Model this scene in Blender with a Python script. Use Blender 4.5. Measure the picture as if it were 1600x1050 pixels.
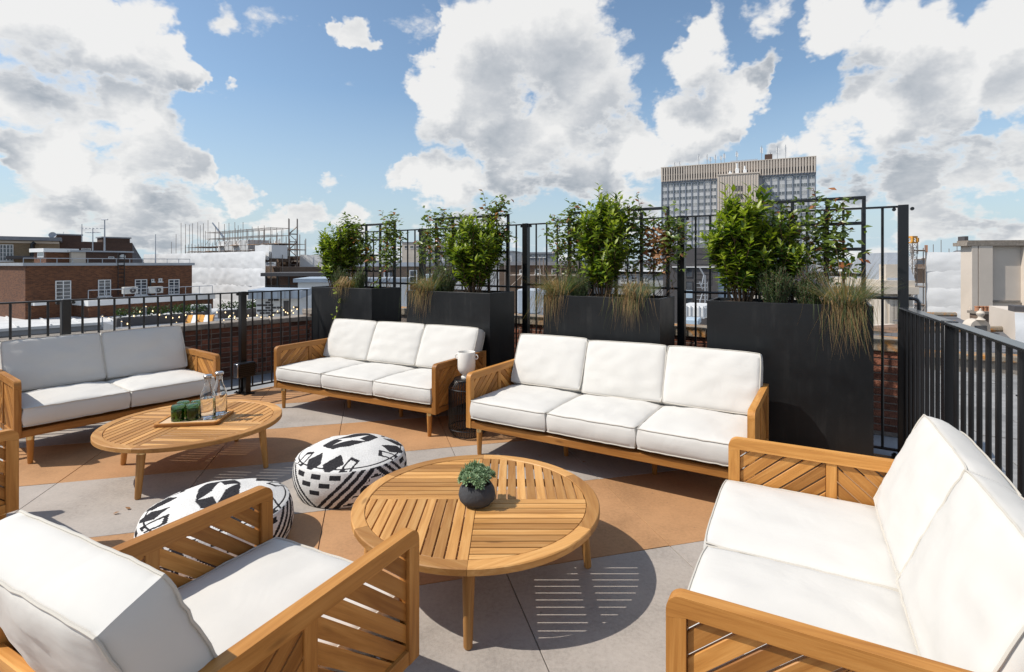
import bpy, bmesh, math, random
from mathutils import Vector, Matrix, noise
R = math.radians
scene = bpy.context.scene
for o in list(bpy.data.objects): bpy.data.objects.remove(o)
COL = scene.collection

# ---------------------------------------------------------------- camera
F, HY, EYE = 822.0, 411.0, 1.47          # focal length and horizon in photo pixels, eye height in metres
cam = bpy.data.objects.new('camera', bpy.data.cameras.new('camera')); COL.objects.link(cam)
cam.location = (0, 0, EYE); cam.rotation_euler = (R(90), 0, 0)
cam.data.sensor_width = 36; cam.data.lens = F/1600*36
cam.data.shift_y = -(525-HY)/1600
cam.data.clip_start = .02; cam.data.clip_end = 20000
scene.camera = cam

# ---------------------------------------------------------------- light
SUN_H = Vector((-.2755, -.043, 0)).normalized()      # horizontal direction towards the sun
SUN_EL = R(50)
SUN = Vector((SUN_H.x*math.cos(SUN_EL), SUN_H.y*math.cos(SUN_EL), math.sin(SUN_EL)))
sl = bpy.data.lights.new('sun', 'SUN'); sl.energy = 4.6; sl.angle = R(.5); sl.color = (1, .95, .87)
so = bpy.data.objects.new('sun', sl); COL.objects.link(so)
so.rotation_euler = SUN.to_track_quat('Z', 'Y').to_euler()
vs = scene.view_settings
vs.view_transform = 'Standard'; vs.look = 'None'; vs.gamma = 1; vs.exposure = 0.0; vs.use_curve_mapping = False

# node helper ------------------------------------------------------
class NT:
    def __init__(s, tree): s.t = tree; s.n = tree.nodes; s.l = tree.links
    def add(s, typ, ins=None, **kw):
        nd = s.n.new(typ)
        for k, v in kw.items(): setattr(nd, k, v)
        for k, v in (ins or {}).items():
            sk = nd.inputs[k]
            if hasattr(v, 'is_output') or isinstance(v, bpy.types.NodeSocket): s.l.new(v, sk)
            else: sk.default_value = v
        return nd
    def math(s, op, a, b=0., c=0., clamp=False):
        return s.add('ShaderNodeMath', {0: a, 1: b, 2: c}, operation=op, use_clamp=clamp).outputs[0]
    def vmath(s, op, a, b=(0, 0, 0)):
        nd = s.add('ShaderNodeVectorMath', {0: a, 1: b}, operation=op)
        return nd.outputs['Value'] if op in ('DISTANCE', 'DOT_PRODUCT', 'LENGTH') else nd.outputs[0]
    def ramp(s, fac, stops, interp='LINEAR'):
        nd = s.add('ShaderNodeValToRGB', {0: fac}); cr = nd.color_ramp; cr.interpolation = interp
        while len(cr.elements) < len(stops): cr.elements.new(.5)
        for e, (p, c) in zip(cr.elements, stops):
            e.position = p; e.color = (*c, 1) if len(c) == 3 else c
        return nd.outputs[0]
    def mix(s, fac, a, b, mode='MIX'):
        nd = s.add('ShaderNodeMix', None, data_type='RGBA', blend_type=mode)
        for i, v in ((0, fac), (6, a), (7, b)):
            if isinstance(v, bpy.types.NodeSocket): s.l.new(v, nd.inputs[i])
            else: nd.inputs[i].default_value = v if i == 0 else ((*v, 1) if len(v) == 3 else v)
        return nd.outputs[2]
    def noise(s, vec, scale, detail=4, rough=.55, dist=0., out=0, **kw):
        return s.add('ShaderNodeTexNoise', {'Vector': vec, 'Scale': scale, 'Detail': detail, 'Roughness': rough, 'Distortion': dist}, **kw).outputs[out]

# world: Nishita daylight with broken cumulus ----------------------
world = bpy.data.worlds.new('World'); scene.world = world; world.use_nodes = True
wt = NT(world.node_tree); wt.n.clear()
sky = wt.add('ShaderNodeTexSky', None, sky_type='NISHITA', sun_disc=False, sun_elevation=SUN_EL,
             sun_rotation=math.atan2(SUN_H.x, SUN_H.y), altitude=30, air_density=1.0, dust_density=.8, ozone_density=1.5)
def pdir(px, py): return Vector((px-800, F, HY-py)).normalized()
# cumulus heaps: (x, y, radius, weight) given as the direction of each heap, radius as an angle
HEAPS = [(735,75,105,1),(690,150,80,1),(850,55,130,1),(905,130,115,1),(830,215,105,1),(900,240,80,.8),(760,165,100,1),(700,283,62,.9),(640,268,36,.8),(790,285,58,.8),(730,305,55,.6),
 (1185,118,52,1),(1140,170,70,1),(1075,205,75,1),(1000,240,62,1),(950,275,45,.9),(1190,12,62,.7),(1080,85,75,.9),(1000,300,70,.6),(1090,265,50,.6),
 (1315,45,65,1),(1410,65,100,1),(1490,150,115,1),(1390,180,90,1),(1300,215,70,1),(1235,228,42,.9),(1560,55,85,.9),(1600,150,95,.9),(1440,255,75,.7),(1300,265,50,.6),
 (1520,268,62,.9),(1590,250,60,.9),(1440,295,45,.8),(1460,345,60,.7),(1570,380,60,.7),(1350,300,40,.5),
 (40,30,120,1),(150,60,95,1),(245,90,75,1),(300,112,40,1),(20,150,110,.7),(140,160,90,.7),(215,175,80,1),(100,245,75,1),(40,235,50,1),(235,240,75,1),(310,250,52,1),(190,290,85,.9),(375,298,36,.9),(90,310,85,.7),(290,320,70,.6),(40,350,70,.6),(210,350,70,.6),
 (555,52,38,1),(525,40,22,.8),(371,122,17,.8),(508,292,28,.9),(480,330,30,.8),(435,345,40,.5),(560,335,30,.6),(210,5,60,.7),(420,25,50,.45),(350,10,40,.45)]
HOLES = [(470,200,130,.8),(560,190,100,.7),(560,120,50,.5),(1240,120,30,.8),(1040,20,60,.8),(1190,205,42,.8),(640,20,45,.8),(440,110,70,.6),(340,180,40,.9),(1560,210,30,.3),(420,240,60,.8),(700,340,30,.3)]
dcoord = wt.add('ShaderNodeTexCoord').outputs['Generated']
def heap_field(vec, lst):
    acc = None
    for (x, y, r, w) in lst:
        c = pdir(x, y); an = r/F*(c.y**2)**.75*1.06; k = 2*w/an**2
        f = wt.math('ADD', wt.vmath('DOT_PRODUCT', vec, tuple(c*k)), w-k)
        acc = wt.math('MAXIMUM', f, 0. if acc is None else acc)
    return acc
dv = wt.vmath('NORMALIZE', dcoord)
sep = wt.add('ShaderNodeSeparateXYZ', {0: dv})
wv = wt.vmath('MULTIPLY', wt.vmath('SUBTRACT', wt.noise(dv, 7, 5, .66, out=1), (.5, .5, .5)), (.16, .16, .13))
dw = wt.vmath('NORMALIZE', wt.vmath('ADD', dv, wv))
den = wt.math('ADD', wt.math('ABSOLUTE', sep.outputs[2]), .42)
q = wt.vmath('DIVIDE', dv, wt.add('ShaderNodeCombineXYZ', {0: den, 1: den, 2: den}).outputs[0])
n1 = wt.noise(q, 5.0, 9, .60, .2)
vo = wt.add('ShaderNodeTexVoronoi', {'Vector': wt.vmath('ADD', q, wt.vmath('MULTIPLY', wv, (.5, .5, .5))), 'Scale': 9., 'Detail': 3.5, 'Roughness': .6, 'Lacunarity': 2.1, 'Randomness': 1.}, normalize=True).outputs['Distance']
billow = wt.math('SUBTRACT', .38, vo)
n2 = wt.noise(q, 1.1, 2, .5)
acc = wt.math('SUBTRACT', heap_field(dw, HEAPS), heap_field(dw, HOLES))
# broken cover over the unseen rest of the sky, thinned to lower ambient light
back = wt.add('ShaderNodeMapRange', {0: sep.outputs[1], 1: .62, 2: .40, 3: 0., 4: 1.}).outputs[0]
up = wt.add('ShaderNodeMapRange', {0: sep.outputs[2], 1: .42, 2: .6, 3: 0., 4: 1.}).outputs[0]
gen = wt.math('MULTIPLY', wt.math('MAXIMUM', back, up), wt.add('ShaderNodeMapRange', {0: n2, 1: .46, 2: .68, 3: 0., 4: .8}).outputs[0])
acc = wt.math('MAXIMUM', acc, gen)
c0 = wt.math('ADD', wt.math('MULTIPLY', acc, .60), wt.math('ADD', wt.math('MULTIPLY', wt.math('SUBTRACT', n1, .5), 1.15), wt.math('MULTIPLY', billow, .80)))
low = wt.add('ShaderNodeMapRange', {0: sep.outputs[2], 1: .12, 2: .02, 3: 0., 4: .16}).outputs[0]
c0 = wt.math('ADD', c0, wt.math('SUBTRACT', low, .245))
alpha = wt.add('ShaderNodeMapRange', {0: c0, 1: -.04, 2: .18, 3: 0., 4: 1.}, interpolation_type='SMOOTHSTEP').outputs[0]
# self shading: how much cloud lies between this direction and the sun side
off = wt.vmath('NORMALIZE', wt.vmath('ADD', dw, (-.03, 0, .075)))
a1 = heap_field(off, [h for h in HEAPS if h[2] >= 60])
n1b = wt.noise(wt.vmath('ADD', q, (-.05, 0, .085)), 5.0, 5, .60, .2)
ab = heap_field(dw, [h for h in HEAPS if h[2] >= 60])
thick = wt.add('ShaderNodeMapRange', {0: c0, 1: .05, 2: .36, 3: 0., 4: 1.}, interpolation_type='SMOOTHSTEP').outputs[0]
fine = wt.math('SUBTRACT', wt.noise(wt.vmath('ADD', q, (-.018, 0, .03)), 15., 4, .62), wt.noise(q, 15., 4, .62))
n3 = wt.noise(q, 2.6, 3, .5)
rel = wt.math('ADD', wt.math('MULTIPLY', wt.math('SUBTRACT', a1, ab), 1.15), wt.math('MULTIPLY', wt.math('SUBTRACT', n1b, n1), .62))
rel = wt.math('ADD', rel, wt.math('MULTIPLY', fine, .30))
rel = wt.math('SUBTRACT', wt.math('ADD', rel, wt.math('MULTIPLY', ab, .20)), wt.math('MULTIPLY', billow, .42))
rel = wt.math('ADD', rel, wt.math('MULTIPLY', wt.math('SUBTRACT', n3, .38), .75))
dens = wt.math('MULTIPLY', wt.math('ADD', rel, .14), wt.math('ADD', wt.math('MULTIPLY', thick, .85), .15))
shade = wt.ramp(dens, [(.02, (1.0, 1.0, 1.0)), (.22, (.84, .855, .875)), (.42, (.66, .69, .735)), (.80, (.43, .48, .545))])
cl = wt.vmath('MULTIPLY', shade, (6.6, 6.55, 6.45))
# clear sky: keep the lookup just above the horizon so the haze band stays pale
zc = wt.math('MAXIMUM', sep.outputs[2], .07)
sv = wt.add('ShaderNodeCombineXYZ', {0: sep.outputs[0], 1: sep.outputs[1], 2: zc}).outputs[0]
wt.l.new(wt.vmath('NORMALIZE', sv), sky.inputs[0])
hz = wt.add('ShaderNodeMapRange', {0: sep.outputs[2], 1: .30, 2: .0, 3: 0., 4: .75}).outputs[0]
clear = wt.mix(hz, wt.vmath('MULTIPLY', sky.outputs[0], (1.08, 1.13, 1.10)), (3.6, 4.35, 5.2))
mixc = wt.mix(wt.math('MULTIPLY', alpha, .96), clear, cl)
bg = wt.add('ShaderNodeBackground', {0: mixc, 1: .135})
wt.l.new(bg.outputs[0], wt.add('ShaderNodeOutputWorld').inputs[0])
world.cycles.sampling_method = 'NONE'

# ---------------------------------------------------------------- materials
def material(name):
    m = bpy.data.materials.new(name); m.use_nodes = True
    t = NT(m.node_tree); b = t.n['Principled BSDF']
    return m, t, b
def plain(name, col, rough=.6, metal=0., var=.12, vscale=6., bump=0., bscale=60., spec=.5, rnd=0., coords='Object'):
    """base colour with gentle mottling, optional relief and piece to piece variation"""
    m, t, b = material(name)
    co = t.add('ShaderNodeTexCoord').outputs[coords]
    n = t.noise(co, vscale, 5, .6)
    lo = tuple(c*(1-var) for c in col); hi = tuple(min(1, c*(1+var)) for c in col)
    c = t.ramp(n, [(.3, lo), (.7, hi)])
    if rnd:
        r = t.add('ShaderNodeObjectInfo').outputs['Random']
        k = t.add('ShaderNodeMapRange', {0: r, 1: 0., 2: 1., 3: 1-rnd, 4: 1+rnd}).outputs[0]
        c = t.vmath('MULTIPLY', c, t.add('ShaderNodeCombineXYZ', {0: k, 1: k, 2: k}).outputs[0])
    t.l.new(c, b.inputs['Base Color'])
    b.inputs['Roughness'].default_value = rough; b.inputs['Metallic'].default_value = metal
    b.inputs['Specular IOR Level'].default_value = spec
    if bump:
        bn = t.add('ShaderNodeBump', {'Height': t.noise(co, bscale, 4, .6), 'Strength': bump, 'Distance': .02})
        t.l.new(bn.outputs[0], b.inputs['Normal'])
    return m
def wood(name, dark, mid, light, rough=.5, rnd=.2, end=None):
    m, t, b = material(name)
    a = t.add('ShaderNodeAttribute', None, attribute_name='grain').outputs['Vector']
    r = t.add('ShaderNodeObjectInfo').outputs['Random']
    off = t.vmath('ADD', a, t.add('ShaderNodeCombineXYZ', {0: t.math('MULTIPLY', r, 37.), 1: t.math('MULTIPLY', r, 11.), 2: r}).outputs[0])
    g1 = t.noise(t.vmath('MULTIPLY', off, (1.6, 26, 26)), 1., 5, .6, 1.2)
    g2 = t.noise(t.vmath('MULTIPLY', off, (6, 160, 160)), 1., 3, .6, .3)
    g3 = t.noise(t.vmath('MULTIPLY', off, (2.2, 5, 5)), 1., 3, .5)
    f = t.math('ADD', t.math('MULTIPLY', g1, .6), t.math('ADD', t.math('MULTIPLY', g2, .2), t.math('MULTIPLY', g3, .25)))
    c = t.ramp(f, [(.34, dark), (.52, mid), (.72, light)])
    # a few dark knots
    vo = t.add('ShaderNodeTexVoronoi', {'Vector': t.vmath('MULTIPLY', off, (2.2, 8, 8)), 'Scale': 1., 'Randomness': 1.}).outputs['Distance']
    c = t.mix(t.add('ShaderNodeMapRange', {0: vo, 1: .10, 2: .04, 3: 0., 4: .55}).outputs[0], c, tuple(x*.35 for x in dark))
    k = t.add('ShaderNodeMapRange', {0: r, 1: 0., 2: 1., 3: 1-rnd, 4: 1+rnd}).outputs[0]
    c = t.vmath('MULTIPLY', c, t.add('ShaderNodeCombineXYZ', {0: k, 1: t.math('POWER', k, 1.15), 2: t.math('POWER', k, 1.35)}).outputs[0])
    t.l.new(c, b.inputs['Base Color'])
    b.inputs['Specular IOR Level'].default_value = .35
    t.l.new(t.add('ShaderNodeMapRange', {0: g2, 1: .3, 2: .7, 3: rough-.06, 4: rough+.12}).outputs[0], b.inputs['Roughness'])
    bn = t.add('ShaderNodeBump', {'Height': t.math('ADD', g2, g1), 'Strength': .12, 'Distance': .004})
    t.l.new(bn.outputs[0], b.inputs['Normal'])
    return m
def fabric(name, col, wrinkle=.14):
    m, t, b = material(name)
    co = t.add('ShaderNodeTexCoord').outputs['Object']
    r = t.add('ShaderNodeObjectInfo').outputs['Random']
    off = t.vmath('ADD', co, t.add('ShaderNodeCombineXYZ', {0: t.math('MULTIPLY', r, 9.), 1: t.math('MULTIPLY', r, 5.), 2: r}).outputs[0])
    c = t.ramp(t.noise(off, 3., 4, .6), [(.3, tuple(x*.955 for x in col)), (.7, col)])
    t.l.new(c, b.inputs['Base Color'])
    b.inputs['Roughness'].default_value = .95; b.inputs['Specular IOR Level'].default_value = .15
    b.inputs['Sheen Weight'].default_value = .12
    w1 = t.noise(off, 3.6, 3, .5, .8); w2 = t.noise(off, 420., 2, .5)
    bn = t.add('ShaderNodeBump', {'Height': w1, 'Strength': wrinkle, 'Distance': .045})
    bn2 = t.add('ShaderNodeBump', {'Height': w2, 'Strength': .12, 'Distance': .002, 'Normal': bn.outputs[0]})
    t.l.new(bn2.outputs[0], b.inputs['Normal'])
    return m
def leafmat(name, a, bcol, rough=.38, trans=.25):
    m, t, b = material(name)
    g = t.add('ShaderNodeAttribute', None, attribute_name='grain').outputs['Vector']
    n = t.noise(t.vmath('MULTIPLY', g, (1, 1, 1)), 40., 2, .5)
    n2 = t.add('ShaderNodeTexWhiteNoise', {'Vector': g}, noise_dimensions='3D').outputs[0]
    c = t.ramp(t.math('ADD', t.math('MULTIPLY', n, .5), t.math('MULTIPLY', n2, .5)), [(.2, a), (.8, bcol)])
    t.l.new(c, b.inputs['Base Color'])
    b.inputs['Roughness'].default_value = rough; b.inputs['Specular IOR Level'].default_value = .45
    tl = t.add('ShaderNodeBsdfTranslucent', {'Color': t.vmath('MULTIPLY', c, (1.3, 1.5, .6))})
    mx = t.add('ShaderNodeMixShader', {0: trans, 1: b.outputs[0], 2: tl.outputs[0]})
    t.l.new(mx.outputs[0], t.n['Material Output'].inputs[0])
    return m
def brickmat(name, c1, c2, mortar, bw=.22, bh=.075, scale=1., rough=.85):
    m, t, b = material(name)
    co = t.add('ShaderNodeTexCoord').outputs['Object']
    s = t.add('ShaderNodeSeparateXYZ', {0: co})
    # run the courses round all upright faces
    v = t.add('ShaderNodeCombineXYZ', {0: t.math('ADD', s.outputs[0], s.outputs[1]), 1: s.outputs[2], 2: 0.}).outputs[0]
    br = t.add('ShaderNodeTexBrick', {'Vector': v, 'Color1': (*c1, 1), 'Color2': (*c2, 1), 'Mortar': (*mortar, 1), 'Scale': scale,
               'Mortar Size': .008, 'Bias': .0, 'Brick Width': bw, 'Row Height': bh}, offset=.5)
    n = t.noise(co, .35, 4, .6)
    c = t.mix(.35, br.outputs[0], t.ramp(n, [(.3, (.35, .3, .28)), (.7, (1, 1, 1))]), 'MULTIPLY')
    t.l.new(c, b.inputs['Base Color']); b.inputs['Roughness'].default_value = rough
    bn = t.add('ShaderNodeBump', {'Height': br.outputs[1], 'Strength': -.4, 'Distance': .02}); t.l.new(bn.outputs[0], b.inputs['Normal'])
    return m
def glassmat(name, col, rough=.02, ior=1.45):
    m, t, b = material(name)
    b.inputs['Base Color'].default_value = (*col, 1); b.inputs['Roughness'].default_value = rough
    b.inputs['Transmission Weight'].default_value = 1; b.inputs['IOR'].default_value = ior
    return m
def stone(name, col, rough=.6, fleck=.5, rnd=.05):
    m, t, b = material(name)
    co = t.add('ShaderNodeTexCoord').outputs['Object']
    wp = t.add('ShaderNodeNewGeometry').outputs['Position']
    n1 = t.noise(wp, 2.2, 5, .62); n2 = t.noise(wp, 55, 3, .7); n3 = t.noise(wp, 260, 2, .6)
    f = t.math('ADD', t.math('MULTIPLY', n1, .5), t.math('ADD', t.math('MULTIPLY', n2, .3), t.math('MULTIPLY', n3, .2)))
    c = t.ramp(f, [(.36, tuple(x*(1-.30) for x in col)), (.5, col), (.66, tuple(min(1, x*1.2) for x in col))])
    # scuffs and drip marks
    st = t.noise(t.vmath('MULTIPLY', wp, (3., 3., 3.)), 1., 6, .72, 1.5)
    c = t.mix(t.add('ShaderNodeMapRange', {0: st, 1: .60, 2: .72, 3: 0., 4: .35}).outputs[0], c, tuple(x*.6 for x in col))
    vo = t.add('ShaderNodeTexVoronoi', {'Vector': wp, 'Scale': 7., 'Randomness': 1.}).outputs['Distance']
    c = t.mix(t.add('ShaderNodeMapRange', {0: vo, 1: .05, 2: .03, 3: 0., 4: fleck}).outputs[0], c, (.06, .05, .045))
    r = t.add('ShaderNodeObjectInfo').outputs['Random']
    k = t.add('ShaderNodeMapRange', {0: r, 1: 0., 2: 1., 3: 1-rnd, 4: 1+rnd}).outputs[0]
    c = t.vmath('MULTIPLY', c, t.add('ShaderNodeCombineXYZ', {0: k, 1: k, 2: k}).outputs[0])
    t.l.new(c, b.inputs['Base Color']); b.inputs['Roughness'].default_value = rough; b.inputs['Specular IOR Level'].default_value = .3
    bn = t.add('ShaderNodeBump', {'Height': t.math('ADD', n2, n3), 'Strength': .18, 'Distance': .003}); t.l.new(bn.outputs[0], b.inputs['Normal'])
    return m

M = {}
M['teak'] = wood('teak', (.255, .094, .017), (.405, .174, .038), (.55, .27, .075), rnd=.34)
M['teak_table'] = wood('teak_table', (.335, .145, .036), (.485, .238, .071), (.61, .352, .132), rnd=.32)
M['teak_pale'] = wood('teak_pale', (.52, .33, .18), (.64, .43, .25), (.72, .52, .33), rnd=.08)
M['weathered'] = wood('weathered_wood', (.16, .13, .10), (.22, .18, .14), (.30, .25, .2))
M['cushion'] = fabric('cushion_cloth', (.63, .605, .562))
M['piping'] = fabric('piping_cloth', (.56, .52, .455), 0.)
M['brass'] = plain('brass', (.75, .58, .30), .28, 1., .1)
M['floor_grey'] = stone('tile_grey', (.378, .335, .296), .62)
M['floor_tan'] = stone('tile_terracotta', (.435, .238, .114), .62)
M['joint'] = plain('tile_joint', (.32, .30, .27), .9)
M['black'] = plain('black_paint', (.008, .008, .009), .33, 0., .2, 4., spec=.5)
M['handrail'] = plain('handrail_paint', (.02, .021, .023), .22, 0., .15, 4., spec=.8)
m_, t_, b_ = material('planter_metal'); M['planter'] = m_
co_ = t_.add('ShaderNodeTexCoord').outputs['Object']; wp_ = t_.add('ShaderNodeNewGeometry').outputs['Position']
s1_ = t_.noise(t_.vmath('MULTIPLY', wp_, (14, 14, 1.1)), 1., 5, .65); s2_ = t_.noise(wp_, 5., 5, .65); s3_ = t_.noise(wp_, 55., 3, .6)
dz_ = t_.math('MULTIPLY', t_.add('ShaderNodeMapRange', {0: s1_, 1: .5, 2: .75, 3: 0., 4: 1.}).outputs[0], t_.add('ShaderNodeMapRange', {0: s2_, 1: .4, 2: .65, 3: 0., 4: 1.}).outputs[0])
sp_ = t_.add('ShaderNodeMapRange', {0: s3_, 1: .68, 2: .76, 3: 0., 4: .5}).outputs[0]
t_.l.new(t_.mix(t_.math('ADD', t_.math('MULTIPLY', dz_, .5), t_.math('MULTIPLY', sp_, .4), clamp=True), (.0065, .0068, .0075), (.045, .042, .038)), b_.inputs['Base Color'])
t_.l.new(t_.add('ShaderNodeMapRange', {0: s2_, 1: .3, 2: .7, 3: .30, 4: .46}).outputs[0], b_.inputs['Roughness'])
b_.inputs['Specular IOR Level'].default_value = .45
M['soil'] = plain('soil', (.05, .032, .02), .95, 0., .5, 30, bump=.8, bscale=50)
M['stem'] = plain('stem_bark', (.11, .065, .035), .8, 0., .3, 30)
M['leaf'] = leafmat('shrub_leaf', (.075, .125, .012), (.19, .255, .026), trans=.3)
M['leaf_dark'] = leafmat('shrub_leaf_dark', (.03, .065, .012), (.08, .15, .025), trans=.22)
M['leaf_young'] = leafmat('young_leaf', (.21, .28, .02), (.34, .38, .045), trans=.35)
M['climber'] = leafmat('climber_leaf', (.065, .11, .018), (.20, .25, .055), .3, .3)
M['climber_red'] = leafmat('climber_red_leaf', (.22, .055, .025), (.34, .15, .05), .35)
M['dead'] = leafmat('dead_leaf', (.26, .11, .045), (.38, .2, .09), .7)
M['herb'] = leafmat('rosemary_leaf', (.055, .09, .035), (.12, .17, .075), .6)
M['grass_green'] = leafmat('grass_green', (.09, .13, .045), (.20, .24, .10), .6)
M['grass_blue'] = leafmat('grass_blue', (.16, .2, .19), (.30, .34, .33), .6)
M['grass_dry'] = leafmat('grass_dry', (.30, .17, .075), (.50, .34, .17), .7)
M['flower'] = leafmat('lavender_flower', (.16, .14, .24), (.25, .22, .34), .8)
M['succ'] = leafmat('succulent_leaf', (.12, .20, .085), (.26, .36, .18), .45, .1)
M['succ_tip'] = leafmat('succulent_core', (.17, .26, .13), (.30, .38, .22), .45, .1)
M['bowl'] = plain('bowl_ceramic', (.045, .046, .05), .85, 0., .25, 14, bump=.25, bscale=90)
M['ceramic'] = plain('vase_ceramic', (.72, .68, .62), .45, 0., .03, 4)
M['glass'] = glassmat('clear_glass', (.97, .98, .98))
M['green_glass'] = glassmat('green_glass', (.23, .38, .15), .03)
M['water'] = glassmat('water', (.98, .99, 1), 0., 1.33)
M['steel'] = plain('brushed_steel', (.55, .56, .58), .3, 1., .05)
M['brick'] = plain('parapet_brick', (.16, .058, .032), .9, 0., .4, 16, bump=.6, bscale=70, rnd=.6)
M['mortar'] = plain('mortar', (.20, .16, .135), .95, 0., .2, 20, bump=.5, bscale=90)
def lichen(name, base):
    m, t, b = material(name)
    wp = t.add('ShaderNodeNewGeometry').outputs['Position']
    n = t.noise(wp, 3.2, 6, .7, .5); n2 = t.noise(wp, 30, 4, .6)
    c = t.ramp(n2, [(.3, tuple(x*.6 for x in base)), (.7, base)])
    c = t.mix(t.add('ShaderNodeMapRange', {0: n, 1: .50, 2: .60, 3: 0., 4: .85}).outputs[0], c, (.46, .19, .03))
    t.l.new(c, b.inputs['Base Color']); b.inputs['Roughness'].default_value = .95
    bn = t.add('ShaderNodeBump', {'Height': n2, 'Strength': .6, 'Distance': .02}); t.l.new(bn.outputs[0], b.inputs['Normal'])
    return m
M['coping'] = plain('coping_stone', (.24, .205, .17), .95, 0., .3, 9, bump=.5, bscale=40, rnd=.12)
M['coping_lichen'] = lichen('coping_lichen', (.30, .25, .19))
M['slate'] = plain('roof_slab', (.25, .245, .24), .85, 0., .22, 5, bump=.35, bscale=40, rnd=.22)
M['lead'] = plain('lead', (.34, .36, .39), .55, .3, .12, 2)

# ---------------------------------------------------------------- mesh builder
class MB:
    def __init__(s, seed=0): s.v = []; s.f = []; s.g = []; s.mi = []; s.rnd = random.Random(seed)
    def add(s, vs, fs, gs=None, m=0):
        b = len(s.v); s.v += [tuple(p) for p in vs]
        s.g += [tuple(q) for q in (gs if gs is not None else vs)]
        s.f += [tuple(b+i for i in f) for f in fs]; s.mi += [m]*len(fs); return b
    def box(s, x0, x1, y0, y1, z0, z1, m=0, ax=0, ch=0., mat=None):
        """box with chamfered edges; ax = the axis the wood grain follows"""
        lo = (x0, y0, z0); hi = (x1, y1, z1)
        vs = []; fs = []
        o = [s.rnd.uniform(0, 9) for _ in range(3)]
        if ch <= 0:
            vs = [(x, y, z) for x in (x0, x1) for y in (y0, y1) for z in (z0, z1)]
            fs = [(0, 1, 3, 2), (4, 6, 7, 5), (0, 4, 5, 1), (2, 3, 7, 6), (0, 2, 6, 4), (1, 5, 7, 3)]
        else:
            idx = {}
            for i in range(8):
                sg = ((i >> 2) & 1, (i >> 1) & 1, i & 1)
                for a in range(3):
                    p = [hi[k] if sg[k] else lo[k] for k in range(3)]
                    for k in range(3):
                        if k != a: p[k] += -ch if sg[k] else ch
                    idx[(i, a)] = len(vs); vs.append(tuple(p))
            for a in range(3):
                o1, o2 = [k for k in range(3) if k != a]
                for sd in (0, 1):
                    def cid(b1, b2):
                        bits = [0, 0, 0]; bits[a] = sd; bits[o1] = b1; bits[o2] = b2
                        return bits[0]*4+bits[1]*2+bits[2]
                    q = [idx[(cid(*b), a)] for b in ((0, 0), (1, 0), (1, 1), (0, 1))]
                    if (sd == 0) == (a != 1): q.reverse()
                    fs.append(tuple(q))
                # edges running along a
                for b1 in (0, 1):
                    for b2 in (0, 1):
                        bits0 = [0, 0, 0]; bits0[o1] = b1; bits0[o2] = b2
                        bits1 = list(bits0); bits1[a] = 1
                        c0 = bits0[0]*4+bits0[1]*2+bits0[2]; c1 = bits1[0]*4+bits1[1]*2+bits1[2]
                        fs.append((idx[(c0, o1)], idx[(c1, o1)], idx[(c1, o2)], idx[(c0, o2)]))
            for i in range(8): fs.append((idx[(i, 0)], idx[(i, 1)], idx[(i, 2)]))
        def gr(p):
            q = [p[0]+o[0], p[1]+o[1], p[2]+o[2]]
            return (q[ax], q[(ax+1) % 3], q[(ax+2) % 3])
        gs = [gr(p) for p in vs]
        if mat is not None: vs = [mat @ Vector(p) for p in vs]
        s.add(vs, fs, gs, m)
    def prism(s, poly, z0, z1, m=0, ch=0., mat=None, gofs=None):
        n = len(poly); o = gofs or [s.rnd.uniform(0, 9) for _ in range(3)]
        rings = [(poly, z0)]
        if ch > 0:
            cx = sum(p[0] for p in poly)/n; cy = sum(p[1] for p in poly)/n
            ins = []
            for i in range(n):
                a, b, c = Vector(poly[i-1]), Vector(poly[i]), Vector(poly[(i+1) % n])
                e1 = (b-a); e2 = (c-b)
                n1 = Vector((-e1.y, e1.x)).normalized() if e1.length > 1e-9 else Vector((0, 0))
                n2 = Vector((-e2.y, e2.x)).normalized() if e2.length > 1e-9 else Vector((0, 0))
                k = n1+n2
                if k.length > 1e-6: k = k/max(.35, k.length_squared/2)
                ins.append((b.x+k.x*ch, b.y+k.y*ch))
            rings = [(poly, z0), (poly, z1-ch), (ins, z1)]
        else: rings = [(poly, z0), (poly, z1)]
        vs = [(p[0], p[1], z) for pl, z in rings for p in pl]
        fs = [tuple(range(n-1, -1, -1)), tuple((len(rings)-1)*n+i for i in range(n))]
        for k in range(len(rings)-1):
            for i in range(n): fs.append((k*n+i, k*n+(i+1) % n, (k+1)*n+(i+1) % n, (k+1)*n+i))
        gs = [(p[0]+o[0], p[1]+o[1], p[2]+o[2]) for p in vs]
        if mat is not None: vs = [mat @ Vector(p) for p in vs]
        s.add(vs, fs, gs, m)
    def tube(s, pts, r, n=6, closed=False, m=0, caps=True, gs=None):
        pts = [Vector(p) for p in pts]; k = len(pts)
        rs = r if isinstance(r, (list, tuple)) else [r]*k
        vs = []; fs = []; up = None; gl = []
        o = s.rnd.uniform(0, 9); run = 0.
        for i in range(k):
            a = pts[i-1] if (i > 0 or closed) else pts[i]; b = pts[(i+1) % k] if (i < k-1 or closed) else pts[i]
            d = (b-a); d = d.normalized() if d.length > 1e-9 else Vector((0, 0, 1))
            if up is None: up = Vector((0, 0, 1)) if abs(d.z) < .9 else Vector((1, 0, 0))
            u = d.cross(up); u = u.normalized() if u.length > 1e-6 else Vector((1, 0, 0)); w = u.cross(d).normalized(); up = w
            if i: run += (pts[i]-pts[i-1]).length
            for j in range(n):
                t = 2*math.pi*j/n; vs.append(pts[i]+(u*math.cos(t)+w*math.sin(t))*rs[i]); gl.append((run+o, math.cos(t)*rs[i]+o, math.sin(t)*rs[i]))
        for i in range(k if closed else k-1):
            for j in range(n): fs.append((i*n+j, i*n+(j+1) % n, ((i+1) % k)*n+(j+1) % n, ((i+1) % k)*n+j))
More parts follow.
